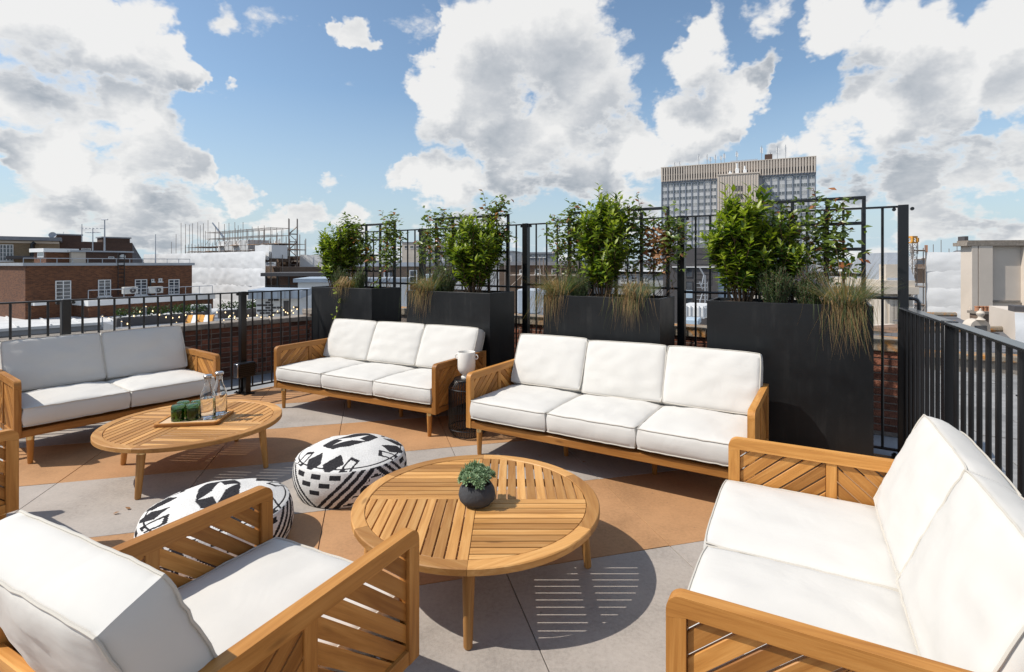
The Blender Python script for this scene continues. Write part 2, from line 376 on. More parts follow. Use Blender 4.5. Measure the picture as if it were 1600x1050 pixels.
        if caps and not closed: fs += [tuple(range(n-1, -1, -1)), tuple((k-1)*n+j for j in range(n))]
        s.add(vs, fs, gl, m)
    def lathe(s, prof, n=24, c=(0, 0, 0), m=0, cap0=True, cap1=True):
        vs = []; fs = []; k = len(prof)
        for (r, z) in prof:
            for j in range(n):
                t = 2*math.pi*j/n; vs.append((c[0]+r*math.cos(t), c[1]+r*math.sin(t), c[2]+z))
        for i in range(k-1):
            for j in range(n): fs.append((i*n+j, i*n+(j+1) % n, (i+1)*n+(j+1) % n, (i+1)*n+j))
        if cap0: fs.append(tuple(range(n-1, -1, -1)))
        if cap1: fs.append(tuple((k-1)*n+j for j in range(n)))
        gs = [(v[2]*1+3, v[0], v[1]) for v in vs]
        s.add(vs, fs, gs, m)
    def leaf(s, p, d, nrm, L, W, m=0, curl=.15):
        d = d.normalized(); u = d.cross(nrm)
        u = u.normalized() if u.length > 1e-6 else Vector((1, 0, 0)); n = u.cross(d)
        h = (s.rnd.random()*50, s.rnd.random()*50, s.rnd.random()*50)
        vs = [p, p+d*L*.4+u*W*.5+n*W*.14, p+d*L*.45-n*W*.02, p+d*L*.4-u*W*.5+n*W*.14, p+d*L-n*L*curl]
        s.add(vs, [(0, 1, 2), (0, 2, 3), (1, 4, 2), (2, 4, 3)], [h]*5, m)
    def blade(s, pts, w, m=0):
        k = len(pts); vs = []; h = (s.rnd.random()*50, s.rnd.random()*50, s.rnd.random()*50)
        for i, p in enumerate(pts):
            d = (pts[min(i+1, k-1)]-pts[max(i-1, 0)]); sd = d.cross(Vector((s.rnd.uniform(-.2, .2), .3, 1)))
            sd = sd.normalized() if sd.length > 1e-6 else Vector((1, 0, 0))
            ww = w*(1-i/(k-.6))
            vs += [p-sd*ww/2, p+sd*ww/2]
        s.add(vs, [(2*i, 2*i+1, 2*i+3, 2*i+2) for i in range(k-1)], [h]*len(vs), m)
    def mesh(s, name, mats, smooth=True, angle=38, recalc=True):
        me = bpy.data.meshes.new(name); me.from_pydata(s.v, [], s.f)
        for k in (mats if isinstance(mats, (list, tuple)) else [mats]): me.materials.append(M[k] if isinstance(k, str) else k)
        me.polygons.foreach_set('material_index', s.mi)
        if recalc:
            bm = bmesh.new(); bm.from_mesh(me); bmesh.ops.recalc_face_normals(bm, faces=bm.faces); bm.to_mesh(me); bm.free()
        at = me.attributes.new('grain', 'FLOAT_VECTOR', 'POINT')
        at.data.foreach_set('vector', [c for g in s.g for c in g])
        if smooth:
            me.shade_smooth(); me.set_sharp_from_angle(angle=R(angle))
        me.update(); return me
    def build(s, name, mats, parent=None, loc=(0, 0, 0), rot=(0, 0, 0), smooth=True, angle=38):
        return link(name, s.mesh(name, mats, smooth, angle), parent, loc, rot)
def link(name, data, parent=None, loc=(0, 0, 0), rot=(0, 0, 0)):
    o = bpy.data.objects.new(name, data); COL.objects.link(o)
    o.location = loc; o.rotation_euler = rot
    if parent is not None: o.parent = parent
    return o
def tag(o, label=None, cat=None, group=None, kind=None):
    if label: o['label'] = label
    if cat: o['category'] = cat
    if group: o['group'] = group
    if kind: o['kind'] = kind
    return o
def thing(name, label, cat, loc=(0, 0, 0), rz=0., group=None):
    return tag(link(name, None, None, loc, (0, 0, rz)), label, cat, group)
def copy_tree(o, parent=None):
    c = o.copy(); COL.objects.link(c); c.parent = parent
    for ch in list(o.children): copy_tree(ch, c)
    return c
def at(px, py, z=0.):
    Y = F*(EYE-z)/(py-HY); return Vector(((px-800)/F*Y, Y, z))

# ---------------------------------------------------------------- terrace floor
A15 = R(15); TU = .882; U0 = .62; TW = .877; W0 = 2.43
FD = Vector((.8335, -.5525)); FN = Vector((.5525, .8335)); FP = Vector((2.82, 4.028))       # tall fence line
LD = Vector((math.cos(R(54)), math.sin(R(54)))); LP = Vector((-3.2, 5.768)); LN = Vector((-LD.y, LD.x))   # left railing
RD = Vector((math.cos(R(-116)), math.sin(R(-116)))); RP = FP+FD*.14; RN = Vector((-RD.y, RD.x))          # right railing
CBL = Vector((-2.349, 7.454))
def along(P, D, k, off=0., N=None):
    q = P+D*k
    if N is not None: q = q+N*off
    return q
NB = [(0., 0.)]
# outline of the terrace: inside all three railings
def inside(x, y, mg):
    p = Vector((x, y))
    return (p-FP).dot(FN) < mg and (p-LP).dot(LN) < mg and (p-RP).dot(RN) < mg and y > -3.2
floor = MB(); 
corners = [Vector((-9, -3.2)), Vector((3, -3.2)), RP+RD*8+RN*.1, RP+RN*.1+FN*.1, CBL+FN*.1, LP-LD*9+LN*.1]
poly = [(c.x, c.y) for c in (RP+RD*7.2+RN*.03, RP+RN*.03+FN*.03, LP+LD*1.9+LN*.03, LP-LD*7+LN*.03, Vector((-7.3, -2.6)), Vector((-1., -2.6)))]
floor.prism(poly, -.35, -.0125)
fl = floor.build('terrace_floor', 'joint', smooth=False); tag(fl, kind='structure')
def clip(poly, P, N, mg):
    out = []
    for i in range(len(poly)):
        a, b = poly[i], poly[(i+1) % len(poly)]
        da = (Vector(a)-P).dot(N)-mg; db = (Vector(b)-P).dot(N)-mg
        if da <= 0: out.append(a)
        if (da < 0) != (db < 0):
            t = da/(da-db); out.append((a[0]+(b[0]-a[0])*t, a[1]+(b[1]-a[1])*t))
    return out
ca, sa = math.cos(A15), math.sin(A15)
full = {}
for iu in range(-8, 6):
    for iw in range(-5, 8):
        u0 = U0+iu*TU; w0 = W0+iw*TW; g = .0022
        q = [(u0+g, w0+g), (u0+TU-g, w0+g), (u0+TU-g, w0+TW-g), (u0+g, w0+TW-g)]
        p = [(u*ca-w*sa, u*sa+w*ca) for u, w in q]
        mx = sum(a for a, b in p)/4; my = sum(b for a, b in p)/4
        if my < -1.5: continue
        cp = clip(clip(clip(p, FP, FN, .02), LP, LN, .02), RP, RN, .02)
        if len(cp) < 3: continue
        # only keep real pieces
        ar = abs(sum(cp[i][0]*cp[(i+1) % len(cp)][1]-cp[(i+1) % len(cp)][0]*cp[i][1] for i in range(len(cp))))/2
        if ar < .004: continue
        mk = 'floor_tan' if iw % 2 == 0 else 'floor_grey'
        rr = random.Random(iu*31+iw)
        if len(cp) == 4 and ar > .76:
            if mk not in full:
                t = MB(); t.box(-TU/2+g, TU/2-g, -TW/2+g, TW/2-g, -.0125, 0, ch=.0012); full[mk] = t.mesh('paving_tile', mk)
            link('paving_tile', full[mk], fl, (mx, my, rr.uniform(-.0006, .0006)), (0, 0, A15))
        else:
            t = MB(); t.prism(cp, -.0125, 0, ch=.0012); t.build('paving_tile', mk, fl)

# ---------------------------------------------------------------- railings
def fence_root(name, label, P, D):
    return thing(name, label, 'railing', (P.x, P.y, 0), math.atan2(D.y, D.x))
def make_fence(root, k0, k1, posts, ztop, mid, pick, rail_w, pr, zbot=.05, rail='black'):
    t = MB(); t.box(k0, k1, -rail_w/2, rail_w/2, ztop-.014, ztop, ch=.002); t.build('top_rail', rail, root)
    t = MB(); t.box(k0, k1, -.02, .02, zbot, zbot+.012, ch=.002); t.build('bottom_rail', 'black', root)
    for (a, b, z) in mid:
        t = MB(); t.tube([(a, 0, z), (b, 0, z)], .012, 8); t.build('middle_rail', 'black', root)
    pm = MB(); pm.box(-.0325, .0325, -.0325, .0325, 0, ztop+.004, ch=.003); pm = pm.mesh('post', 'black')
    fm = MB(); fm.box(-.07, .07, -.055, .055, 0, .012, ch=.002)
    for x, y in ((-.05, .035), (.05, .035), (-.05, -.035), (.05, -.035)): fm.lathe([(.011, .012), (.011, .024)], 6, (x, y, 0))
    fm = fm.mesh('base_plate', 'black')
    km = MB(); km.tube([(0, -.014, ztop-.027), (0, .014, ztop-.027)], .013, 10); km = km.mesh('rail_bolt', 'black')
    for k in posts:
        p = link('post', pm, root, (k, 0, 0)); link('base_plate', fm, p)
        for sg in (-1, 1): link('rail_bolt', km, p, (sg*.055, 0, 0))
    bm = MB(); bm.tube([(0, 0, zbot+.006), (0, 0, ztop-.008)], pr, 8); bm = bm.mesh('picket', 'black')
    ps = sorted(posts); n = 0
    for a, b in zip(ps[:-1], ps[1:]):
        m = max(1, round((b-a)/pick)); 
        for i in range(1, m): link('picket', bm, root, (a+(b-a)*i/m, 0, 0))
fb = fence_root('back_railing', 'tall black metal railing behind the four planters', FP, -FD)
make_fence(fb, -.14, 6.3, [-.14, 1.504, 3.197, 4.742, 6.28], 1.902, [(-.14, 1.5, 1.205), (1.5, 3.2, 1.235), (3.2, 6.28, 1.205)], .128, .04, .0095)
fl_ = fence_root('left_railing', 'low black metal railing behind the left sofa, in front of the brick parapet', LP, LD)
make_fence(fl_, -5.0, 1.06, [-4.48, -2.9, -1.33, .245], 1.143, [], .118, .045, .0095)
for o in [c for c in fl_.children if c.name.startswith('post')]: pass
bm_ = next(c for c in fl_.children if c.name.startswith('picket')).data
for i in range(1, 8):
    k = .245+.1155*i
    if k < 1.07: link('picket', bm_, fl_, (k, 0, 0))
fr_ = fence_root('right_railing', 'low black metal railing with broad handrail behind the right sofa', RP, RD)
make_fence(fr_, .04, 4.9, [1.13, 2.75, 4.37], 1.143, [], .116, .07, .012, rail='handrail')
bm_ = next(c for c in fr_.children if c.name.startswith('picket')).data
for i in range(1, 10): link('picket', bm_, fr_, (1.13-.115*i, 0, 0)) if 1.13-.115*i > .06 else None
# bent stub pipe on the corner post
t = MB(); t.tube([(-.16, 0, 1.205), (-.20, 0, 1.205), (-.225, 0, 1.195), (-.235, 0, 1.17), (-.235, 0, 1.10)], .012, 8); t.build('pipe_stub', 'black', fb)

# floodlight clamped to the foot of a left post
pq = along(LP, LD, .245)
fd_ = thing('floodlight', 'small black finned floodlight bolted to the foot of a railing post beside the left sofa', 'floodlight', (pq.x, pq.y, 0), R(54))
t = MB(); t.box(-.115, .075, -.15, -.055, .20, .36, ch=.008); t.build('housing', 'black', fd_)
for i in range(7):
    t = MB(); t.box(-.118+.0, .078, -.155, -.15, .212+i*.021, .222+i*.021); t.build('fin', 'black', fd_)
t = MB(); t.box(-.132, -.117, -.148, -.058, .205, .355, ch=.004); t.build('lens', 'steel', fd_)
t = MB(); t.box(-.03, .03, -.13, -.07, .0125, .2, ch=.004); t.box(-.06, .06, -.15, -.04, 0, .0125); t.build('bracket', 'black', fd_)
t = MB(); t.tube([(-.03, -.06, .22), (-.06, -.05, .16), (-.06, -.05, .08), (-.03, -.04, .02)], .006, 6); t.build('cable', 'black', fd_)

# ---------------------------------------------------------------- parapets and ledges beyond the railings
def ledge(name, pts, z0, z1, mat):
    t = MB(); t.prism(pts, z0, z1); return tag(t.build(name, mat, smooth=False), kind='structure')
M['ledge'] = stone('ledge_membrane', (.30, .31, .32), .8, .1)
q0 = LP-LD*5.5+LN*.0301; q1 = LP+LD*2.2+LN*.0301
ledge('roof_ledge', [(p.x, p.y) for p in (q0, q1, q1+LN*1.3, q0+LN*1.3)], -.5, -.02, 'ledge')
q0 = RP+FD*.6+FN*.0301; q1 = RP-FD*7+FN*.0301
ledge('roof_ledge', [(p.x, p.y) for p in (q0, q0+FN*.9, q1+FN*.9, q1)], -.5, -.024, 'ledge')
def brick_wall(name, label, P, D, k0, k1, ztop, course, zbot=-.02, thick=.22, vis=None, cop='coping', cop_h=.065, cop_len=.62, over=.03):
    """mortar core with every brick a piece of its own, stone coping slabs on top; local +y is away from the terrace"""
    w = thing(name, label, 'wall', (P.x, P.y, 0), math.atan2(D.y, D.x))
    t = MB(); t.box(k0, k1, .006, thick-.006, zbot, ztop-cop_h); t.build('core', 'mortar', w, smooth=False)
    rr = random.Random(hash(name) % 1000 if False else len(name))
    bl = .215; jt = .011
    meshes = {}
    rows = int((ztop-cop_h-zbot)/course)
    for r in range(rows):
        z = ztop-cop_h-(r+1)*course
        x = k0+(0 if r % 2 == 0 else -.056*2); i = 0
        while x < k1:
            L = bl if (i+r) % 2 == 0 else .1025
            a, b = max(x, k0), min(x+L, k1); x += L+jt; i += 1
            if b-a < .03 or (vis and not any(v0 < b and a < v1 for v0, v1 in vis)): continue
            key = round(b-a, 3)
            if key not in meshes:
                t = MB(); t.box(0, b-a, 0, .1, .005, course-.006, ch=.004); meshes[key] = t.mesh('brick', 'brick')
            link('brick', meshes[key], w, (a, rr.uniform(-.004, .003), z))
    x = k0
    while x < k1:
        L = min(cop_len*rr.uniform(.8, 1.2), k1-x)
        t = MB(3); t.box(x+.003, x+L-.003, -over+rr.uniform(-.004, .004), thick+over, ztop-cop_h, ztop+rr.uniform(-.004, .004), ch=.008); t.build('coping_stone', cop, w)
        x += L
    return w
PL0 = Vector((-3.45, 6.9)); PD0 = Vector((math.cos(R(49)), math.sin(R(49))))
brick_wall('brick_parapet', 'low dark brick parapet with stone coping beyond the left railing', PL0, PD0, -5.2, 1.15, .716, .0635, vis=[(-1.15, 1.15)])
t0 = PL0+PD0*.62
pw = brick_wall('brick_pier', 'short taller brick pier at the planter end of the left parapet', t0-Vector((-PD0.y, PD0.x))*.02, PD0, .22, 1.1, .80, .0635, vis=[(.0, 1.1)], cop_len=.9)
PB0 = FP+FN*.64
brick_wall('lichen_parapet', 'weathered brick parapet with orange lichen coping behind the tall railing', PB0, FD, -6.3, .2, .81, .0635, vis=[(-.35, .2), (-1.85, -1.3), (-3.95, -3.2)], cop='coping_lichen', cop_h=.10, cop_len=.8)

# lower roof of slabs beyond the right railing, with its own lichen-grown kerb wall
lr = thing('slab_roof', 'lower flat roof of grey slabs beyond the right railing', 'roof', (RP.x, RP.y, -.62), R(-116))
t = MB(); t.box(-8.2, 6.5, .14, 9.6, -.6, -.03); t.build('roof_deck', 'lead', lr, smooth=False)
rr = random.Random(5); sm = []
for k in range(4):
    t = MB(k); t.box(.004, .796, .003, .617, -.03, .0, ch=.004); sm.append(t.mesh('slab', 'slate'))
for i in range(17):
    for j in range(15):
        x = -8.2+.8*i+(.4 if j % 2 else 0); y = .16+.62*j
        if x > 4.4: continue
        link('slab', sm[(i*7+j*3) % 4], lr, (x, y, rr.uniform(-.006, .010)), (rr.uniform(-.008, .008), rr.uniform(-.008, .008), 0))
kw = thing('kerb_wall', 'low grey kerb wall with orange lichen along the far edge of the slab roof', 'wall', (RP.x, RP.y, -.62), R(-116))
kx = -8.2
t = MB(); t.box(kx-.25, kx, .1, 12, -.6, .22); t.build('wall_face', 'coping', kw)
for i in range(10):
    t = MB(i); t.box(kx-.36, kx+.08, .1+1.19*i, .1+1.19*i+1.18, .22, .32+.006*(i % 3), ch=.015); t.build('coping_stone', 'coping_lichen', kw)
# loose cable and a lead flashing strip lying on the slabs
t = MB(); rn = random.Random(3); pts = [Vector((-6+.35*k, 2.6+.25*math.sin(k*.7)+rn.uniform(-.06, .06), .025)) for k in range(24)]; t.tube(pts, .014, 6)
tag(t.build('roof_cable', 'black', None, (RP.x, RP.y, -.62), (0, 0, R(-116))), 'black cable snaking over the grey slab roof', 'cable')

# ---------------------------------------------------------------- teak furniture
ZA, ZB, DP, TH = .622, .205, .815, .04
def arm_parts():
    """frame and slats of one arm in local arm space: x = thickness 0..TH, y = depth 0..DP, z"""
    fr = MB(11)
    rad = .04; n = 6; rw = .05
    # top rail with rounded front corner, profile in (y,z), extruded over x
    def ext(poly, ax):
        vs = [(x, y, z) for x in (0, TH) for (y, z) in poly]; k = len(poly)
        fs = [tuple(range(k-1, -1, -1)), tuple(range(k, 2*k))]+[(i, (i+1) % k, k+(i+1) % k, k+i) for i in range(k)]
        o = fr.rnd.uniform(0, 9)
        gs = [((v[1] if ax == 1 else v[2])+o, (v[2] if ax == 1 else v[1])+o, v[0]) for v in vs]
        fr.add(vs, fs, gs)
    arc = [(rad-rad*math.sin(t), ZA-rad+rad*math.cos(t)) for t in [i/n*math.pi/2 for i in range(n+1)]]
    ext([(0, ZA-rw-.012)]+[(DP-.05, ZA-rw-.0)][:0]+[(rw, ZA-rw), (DP-.052, ZA-rw), (DP-.052, ZA)]+arc, 1)
    ext([(0, ZB), (rw, ZB), (rw, ZA-rw-.0005), (0, ZA-rw-.0125)], 2)
    fr.box(.0005, TH-.0005, rw+.0005, DP-.0505, ZB, ZB+.045, ax=1, ch=.002)
    fr.box(.006, TH-.006, .408, .45, ZB+.0455, ZA-rw-.0005, ax=2, ch=.002)
    frame = fr.mesh('arm_frame', 'teak', angle=25)
    slats = []
    z0, z1 = ZB+.046, ZA-rw-.001
    for (y0, y1, sg) in ((rw+.001, .407, 1), (.451, DP-.051, -1)):
        a = R(41)*sg; d = Vector((math.cos(a), math.sin(a))); nn = Vector((-d.y, d.x))
        pitch, gap = .0505, .0065
        cy, cz = (y0+y1)/2, (z0+z1)/2
        off0 = .011
        for k in range(-8, 9):
            lo = k*pitch+off0; hi = lo+pitch-gap
            poly = [(y0, z0), (y1, z0), (y1, z1), (y0, z1)]
            C = Vector((cy, cz))
            poly = clip(poly, C, nn, hi); poly = clip(poly, C, -nn, -lo)
            if len(poly) < 3: continue
            ar = abs(sum(poly[i][0]*poly[(i+1) % len(poly)][1]-poly[(i+1) % len(poly)][0]*poly[i][1] for i in range(len(poly))))/2
            if ar < .0004: continue
            m = sum((Vector(p) for p in poly), Vector((0, 0)))/len(poly)
            loc = [((Vector(p)-m).dot(d), (Vector(p)-m).dot(nn)) for p in poly]
            t = MB(k+20); t.prism(loc, -.007, .007, ch=.002)
            # local x -> slat direction in (y,z); local y -> nn; local z -> -x or x
            ex = Vector((0, d.x, d.y)); ey = Vector((0, nn.x, nn.y)); ez = ex.cross(ey)
            mt = Matrix((ex, ey, ez)).transposed().to_4x4(); mt.translation = Vector((TH/2, m.x, m.y))
            slats.append((t.mesh('slat', 'teak'), mt))
    return frame, slats
ARM_FRAME, ARM_SLATS = arm_parts()
def cushion(w, d, h, seed, crown=.035, N=18, side=.012, pucker=.004):
    """boxed cushion centred on the origin: crowned top and bottom, bowed edges, puckered seams; returns (mesh, piping mesh)"""
    rn = random.Random(seed); so_ = Vector((rn.uniform(0, 50), rn.uniform(0, 50), rn.uniform(0, 50)))
    vs = []; fs = []
    def plan(u, v):
        return (w/2*u*(1-.030*abs(v)**6)+.0, d/2*v*(1-.030*abs(u)**6))
    def wr(u, v, k): return noise.noise(Vector((u*3.1, v*3.1, k))+so_)*.010+noise.noise(Vector((u*8, v*8, k+5))+so_)*.0035
    def edge(t): return noise.noise(Vector((t*9, 0, 3))+so_)*pucker
    for sgn in (1, -1):
        for j in range(N+1):
            for i in range(N+1):
                u = -math.cos(math.pi*i/N)*.35+(2*i/N-1)*.65; v = -math.cos(math.pi*j/N)*.35+(2*j/N-1)*.65
                x, y = plan(u, v); b = max(0, (1-u*u))**.55*max(0, (1-v*v))**.55
                z = h/2+crown*b+wr(u, v, sgn*2)*min(1, b*2.2)
                if b < 1e-6: z += edge(math.atan2(v, u)+sgn)
                vs.append((x, y, sgn*z))
    B = (N+1)**2
    for j in range(N):
        for i in range(N):
            a = j*(N+1)+i; fs.append((a, a+1, a+N+2, a+N+1)); fs.append((B+a, B+a+N+1, B+a+N+2, B+a+1))
    loop = [i for i in range(N+1)]+[(j+1)*(N+1)-1 for j in range(1, N+1)]+[N*(N+1)+i for i in range(N-1, -1, -1)]+[j*(N+1) for j in range(N-1, 0, -1)]
    K = len(loop); Mx = 5; prev = [B+i for i in loop]
    for m in range(1, Mx+1):
        if m == Mx: cur = loop
        else:
            t = m/Mx; cur = []
            for q in loop:
                a = Vector(vs[B+q]); b = Vector(vs[q]); p = a.lerp(b, t)
                nx, ny = p.x/(w/2), p.y/(d/2)
                o = Vector((nx**9, ny**9, 0)); o = o.normalized() if o.length > 1e-6 else o
                bl = math.sin(math.pi*t)*(side+noise.noise(Vector((p.x*7, p.y*7, t*1.2))+so_)*.007)
                cur.append(len(vs)); vs.append(tuple(p+o*bl))
        for i in range(K): fs.append((prev[i], prev[(i+1) % K], cur[(i+1) % K], cur[i]))
        prev = cur
    me = MB(); me.add(vs, fs); me = me.mesh('cushion', 'cushion', angle=62)
    pm = MB()
    for base in (0, B):
        pts = []
        for q in loop:
            p = Vector(vs[base+q]); l = Vector((p.x, p.y, 0)).normalized(); pts.append(p+l*.002+Vector((0, 0, .001 if base == 0 else -.001)))
        pm.tube(pts, .0036, 6, closed=True)
    return me, pm.mesh('piping', 'piping')
REAR = MB(9); REAR.box(.0005, TH-.0005, DP-.0515, DP, ZB, ZA-.0005, ax=2, ch=.003)
REAR_T = REAR.mesh('rear_post', 'teak'); REAR_W = REAR.mesh('rear_post', 'weathered')
LEG = MB(4); LEG.lathe([(.0125, 0), (.0165, .006), (.0235, ZB-.028)], 14); LEG = LEG.mesh('leg', 'teak')
COLLAR = MB(); COLLAR.lathe([(.0245, ZB-.028), (.0245, ZB-.0005)], 14); COLLAR = COLLAR.mesh('brass_collar', 'brass')
def make_seat(name, label, cat, pose, L, n, group, mids=0, seed=0, lean=23):
    x, y, th = pose
    s = thing(name, label, cat, (x, y, 0), th, group)
    for sx in (0, L-TH):
        a = link('arm', ARM_FRAME, s, (sx, 0, 0))
        link('rear_post', REAR_W if (cat == 'armchair' and sx == 0) else REAR_T, a)
        for me, mt in ARM_SLATS:
            o = link('slat', me, a); o.matrix_local = mt
    t = MB(seed); t.box(TH+.0005, L-TH-.0005, .004, .034, ZB+.001, ZB+.052, ax=0, ch=.003); t.build('front_rail', 'teak', s)
    t = MB(seed+1); t.box(TH+.0005, L-TH-.0005, DP-.036, DP-.004, ZB+.001, ZB+.052, ax=0, ch=.003); t.build('back_bottom_rail', 'teak', s)
    t = MB(seed+2); t.box(TH+.0005, L-TH-.0005, DP-.032, DP-.004, .47, .52, ax=0, ch=.004); t.build('back_top_rail', 'teak', s)
    k = max(4, round((L-2*TH)/.06)); w = (L-2*TH)/k
    bs = MB(seed+3); bs.box(0, w-.007, DP-.03, DP-.016, ZB+.0525, .4695, ax=2, ch=.002); bs = bs.mesh('back_slat', 'teak')
    for i in range(k): link('back_slat', bs, s, (TH+.0035+i*w, 0, 0))
    k2 = max(6, int((DP-.08)/.075)); ds = MB(seed+4); ds.box(TH+.001, L-TH-.001, 0, .06, ZB+.03, ZB+.05, ax=0, ch=.002); ds = ds.mesh('deck_slat', 'teak')
    for i in range(k2): link('deck_slat', ds, s, (0, .04+i*(DP-.08)/k2, 0))
    lg = [(.095, .043), (L-.095, .043), (.095, DP-.06), (L-.095, DP-.06)]+[((i+1)*L/(mids+1), .36) for i in range(mids)]
    for i, (lx, ly) in enumerate(lg):
        o = link('leg', LEG, s, (lx, ly, 0), (0, 0, 0)); link('brass_collar', COLLAR, o)
    cw = (L-2*TH-.004)/n; cd = .66
    for i in range(n):
        me, pm = cushion(cw-.003, cd+.02, .125, seed*17+i, crown=.038)
        rn = random.Random(seed*7+i)
        o = link('seat_cushion', me, s, (TH+.002+cw*(i+.5), -.004+cd/2+rn.uniform(-.004, .004), ZB+.052+.092+.004), (0, 0, R(rn.uniform(-.4, .4))))
        link('piping', pm, o)
        me, pm = cushion(cw-.004, .43, .13, seed*23+i+5, crown=.032)
        o = link('back_cushion', me, s, (TH+.002+cw*(i+.5), DP-.084+rn.uniform(-.008, .004), .620+rn.uniform(-.004, .004)), (R(90-lean+rn.uniform(-1.2, 1.2)), R(rn.uniform(-1, 1)), 0))
        link('piping', pm, o)
    return s
make_seat('sofa', 'white three-seat teak sofa in front of the two left planters', 'sofa', (-2.421, 5.349, R(-28.5)), 2.03, 3, 'teak sofas', 2, 1)
make_seat('sofa', 'white three-seat teak sofa in the centre behind the round table with the succulent', 'sofa', (-.353, 4.049, R(-31.1)), 2.03, 3, 'teak sofas', 2, 2)
make_seat('sofa', 'white two-seat teak sofa at the right with its back to the right railing', 'sofa', (1.07, 2.59, R(-118.6)), 1.409, 2, 'teak sofas', 0, 3)
make_seat('sofa', 'white two-seat teak sofa at the left with its front in shade', 'sofa', (-3.557, 3.758, R(53)), 1.409, 2, 'teak sofas', 0, 4)
make_seat('armchair', 'teak armchair with thick white cushions in the near left corner, seen from behind', 'armchair', (-.299, 1.697, R(152.6)), .735, 1, 'teak armchairs', 0, 5)
make_seat('armchair', 'teak armchair at the far left edge, only its arm post showing', 'armchair', (-2.53, 2.70, R(151)), .735, 1, 'teak armchairs', 0, 6)

# round slatted coffee tables --------------------------------------
ZT, RT, RI = .332, .585, .524
def make_table(name, label, x, y, rz, group):
    s = thing(name, label, 'coffee table', (x, y, 0), rz, group)
    for k in range(6):
        a0, a1 = R(-90+60*k)+.0012, R(-30+60*k)-.0012; n = 12; t = MB(k+3)
        vs = []; gs = []; o = t.rnd.uniform(0, 9)
        prof = [(RI, ZT-.026), (RI, ZT-.003), (RI+.003, ZT), (RT-.004, ZT), (RT, ZT-.004), (RT, ZT-.028), (RT-.003, ZT-.031), (RI+.002, ZT-.031)]
        for i in range(n+1):
            a = a0+(a1-a0)*i/n
            for r, z in prof: vs.append((r*math.cos(a), r*math.sin(a), z)); q = a-(a0+a1)/2; gs.append((r*math.sin(q)+o, r*math.cos(q)+o, z))
        m = len(prof); fs = [tuple(range(m)), tuple(n*m+j for j in range(m-1, -1, -1))]
        for i in range(n):
            for j in range(m): fs.append((i*m+j, i*m+(j+1) % m, (i+1)*m+(j+1) % m, (i+1)*m+j))
        t.add(vs, fs, gs); t.build('rim_segment', 'teak_table', s, angle=30)
    P, G = .0484, .0068
    rin = RI-.003
    # pinwheel of four quarters: slats along x in the rear left and front right, along y in the others
    for (sx, sy, ax) in ((-1, 1, 0), (1, 1, 1), (-1, -1, 1), (1, -1, 0)):
        for k in range(11):
            lo = .0012+k*P; hi = lo+P-G
            if k == 10: hi = min(hi, rin-.004)
            if hi <= lo+.008: continue
            st = .0012
            pts = [(st, lo)]+[(math.sqrt(max(0, rin**2-(lo+(hi-lo)*i/4)**2)), lo+(hi-lo)*i/4) for i in range(5)]+[(st, hi)]
            if pts[1][0] < .03: continue
            q = [(a*sx, b*sy) if ax == 0 else (b*sx, a*sy) for a, b in pts]
            ar = sum(q[i][0]*q[(i+1) % len(q)][1]-q[(i+1) % len(q)][0]*q[i][1] for i in range(len(q)))
            if ar < 0: q.reverse()
            c = Vector((sum(p[0] for p in q)/len(q), sum(p[1] for p in q)/len(q)))
            # slat space: local x along the slat
            rot = 0 if ax == 0 else math.pi/2
            cr, sr = math.cos(-rot), math.sin(-rot)
            loc = [((p[0]-c.x)*cr-(p[1]-c.y)*sr, (p[0]-c.x)*sr+(p[1]-c.y)*cr) for p in q]
            t = MB(k+int(40*(sx+2)+7*(sy+2))); t.prism(loc, -.018, 0, ch=.0016); t.build('slat', 'teak_table', s, (c.x, c.y, ZT-.002), (0, 0, rot))
    for sx in (-1, 1):                                      # one batten across the slats of each quarter
        x0, x1 = sorted((sx*.24, sx*.28)); y0, y1 = sorted((-sx*.004, -sx*.44))
        t = MB(); t.box(x0, x1, y0, y1, ZT-.045, ZT-.0205, ax=1); t.build('batten', 'teak_table', s)
        t = MB(); t.box(*sorted((sx*.004, sx*.44)), *sorted((sx*.24, sx*.28)), ZT-.045, ZT-.0205, ax=0); t.build('batten', 'teak_table', s)
    for k in range(4):
        a = R(90*k-90); top = Vector((math.cos(a)*.503, math.sin(a)*.503, ZT-.031)); bot = Vector((math.cos(a)*.535, math.sin(a)*.535, 0))
        t = MB(k+60); t.tube([bot, bot.lerp(top, .02), bot.lerp(top, .9)], [.014, .0175, .0255], 14); o = t.build('leg', 'teak_table', s)
        t = MB(); t.tube([bot.lerp(top, .9), top], [.0268, .0268], 14); t.build('brass_collar', 'brass', o)
    return s
make_table('coffee_table', 'round slatted teak coffee table with the succulent bowl', -.168, 2.543, 0, 'round slatted tables')
make_table('coffee_table', 'round slatted teak coffee table with the tray, carafes and green glasses', -2.302, 3.809, R(-3), 'round slatted tables')

# tray, carafes and tumblers ---------------------------------------
def rrect(w, d, r, n=5):
    out = []
    for cx, cy, a0 in ((w/2-r, d/2-r, 0), (-w/2+r, d/2-r, 90), (-w/2+r, -d/2+r, 180), (w/2-r, -d/2+r, 270)):
        for i in range(n+1): t = R(a0+90*i/n); out.append((cx+r*math.cos(t), cy+r*math.sin(t)))
    return out
TX, TY, TA = -2.303, 3.828, R(8)
tr = thing('tray', 'pale wooden board tray on the far coffee table', 'tray', (TX, TY, ZT+.0005), TA)
t = MB(2); t.prism(rrect(.42, .335, .03), 0, .014, ch=.002); t.build('base', 'teak', tr)
t = MB(2); o_ = rrect(.4195, .3345, .03); i_ = rrect(.375, .29, .02); n = len(o_)
vs = [(p[0], p[1], .0142) for p in o_]+[(p[0], p[1], .021) for p in o_]+[(p[0], p[1], .021) for p in i_]+[(p[0], p[1], .0142) for p in i_]
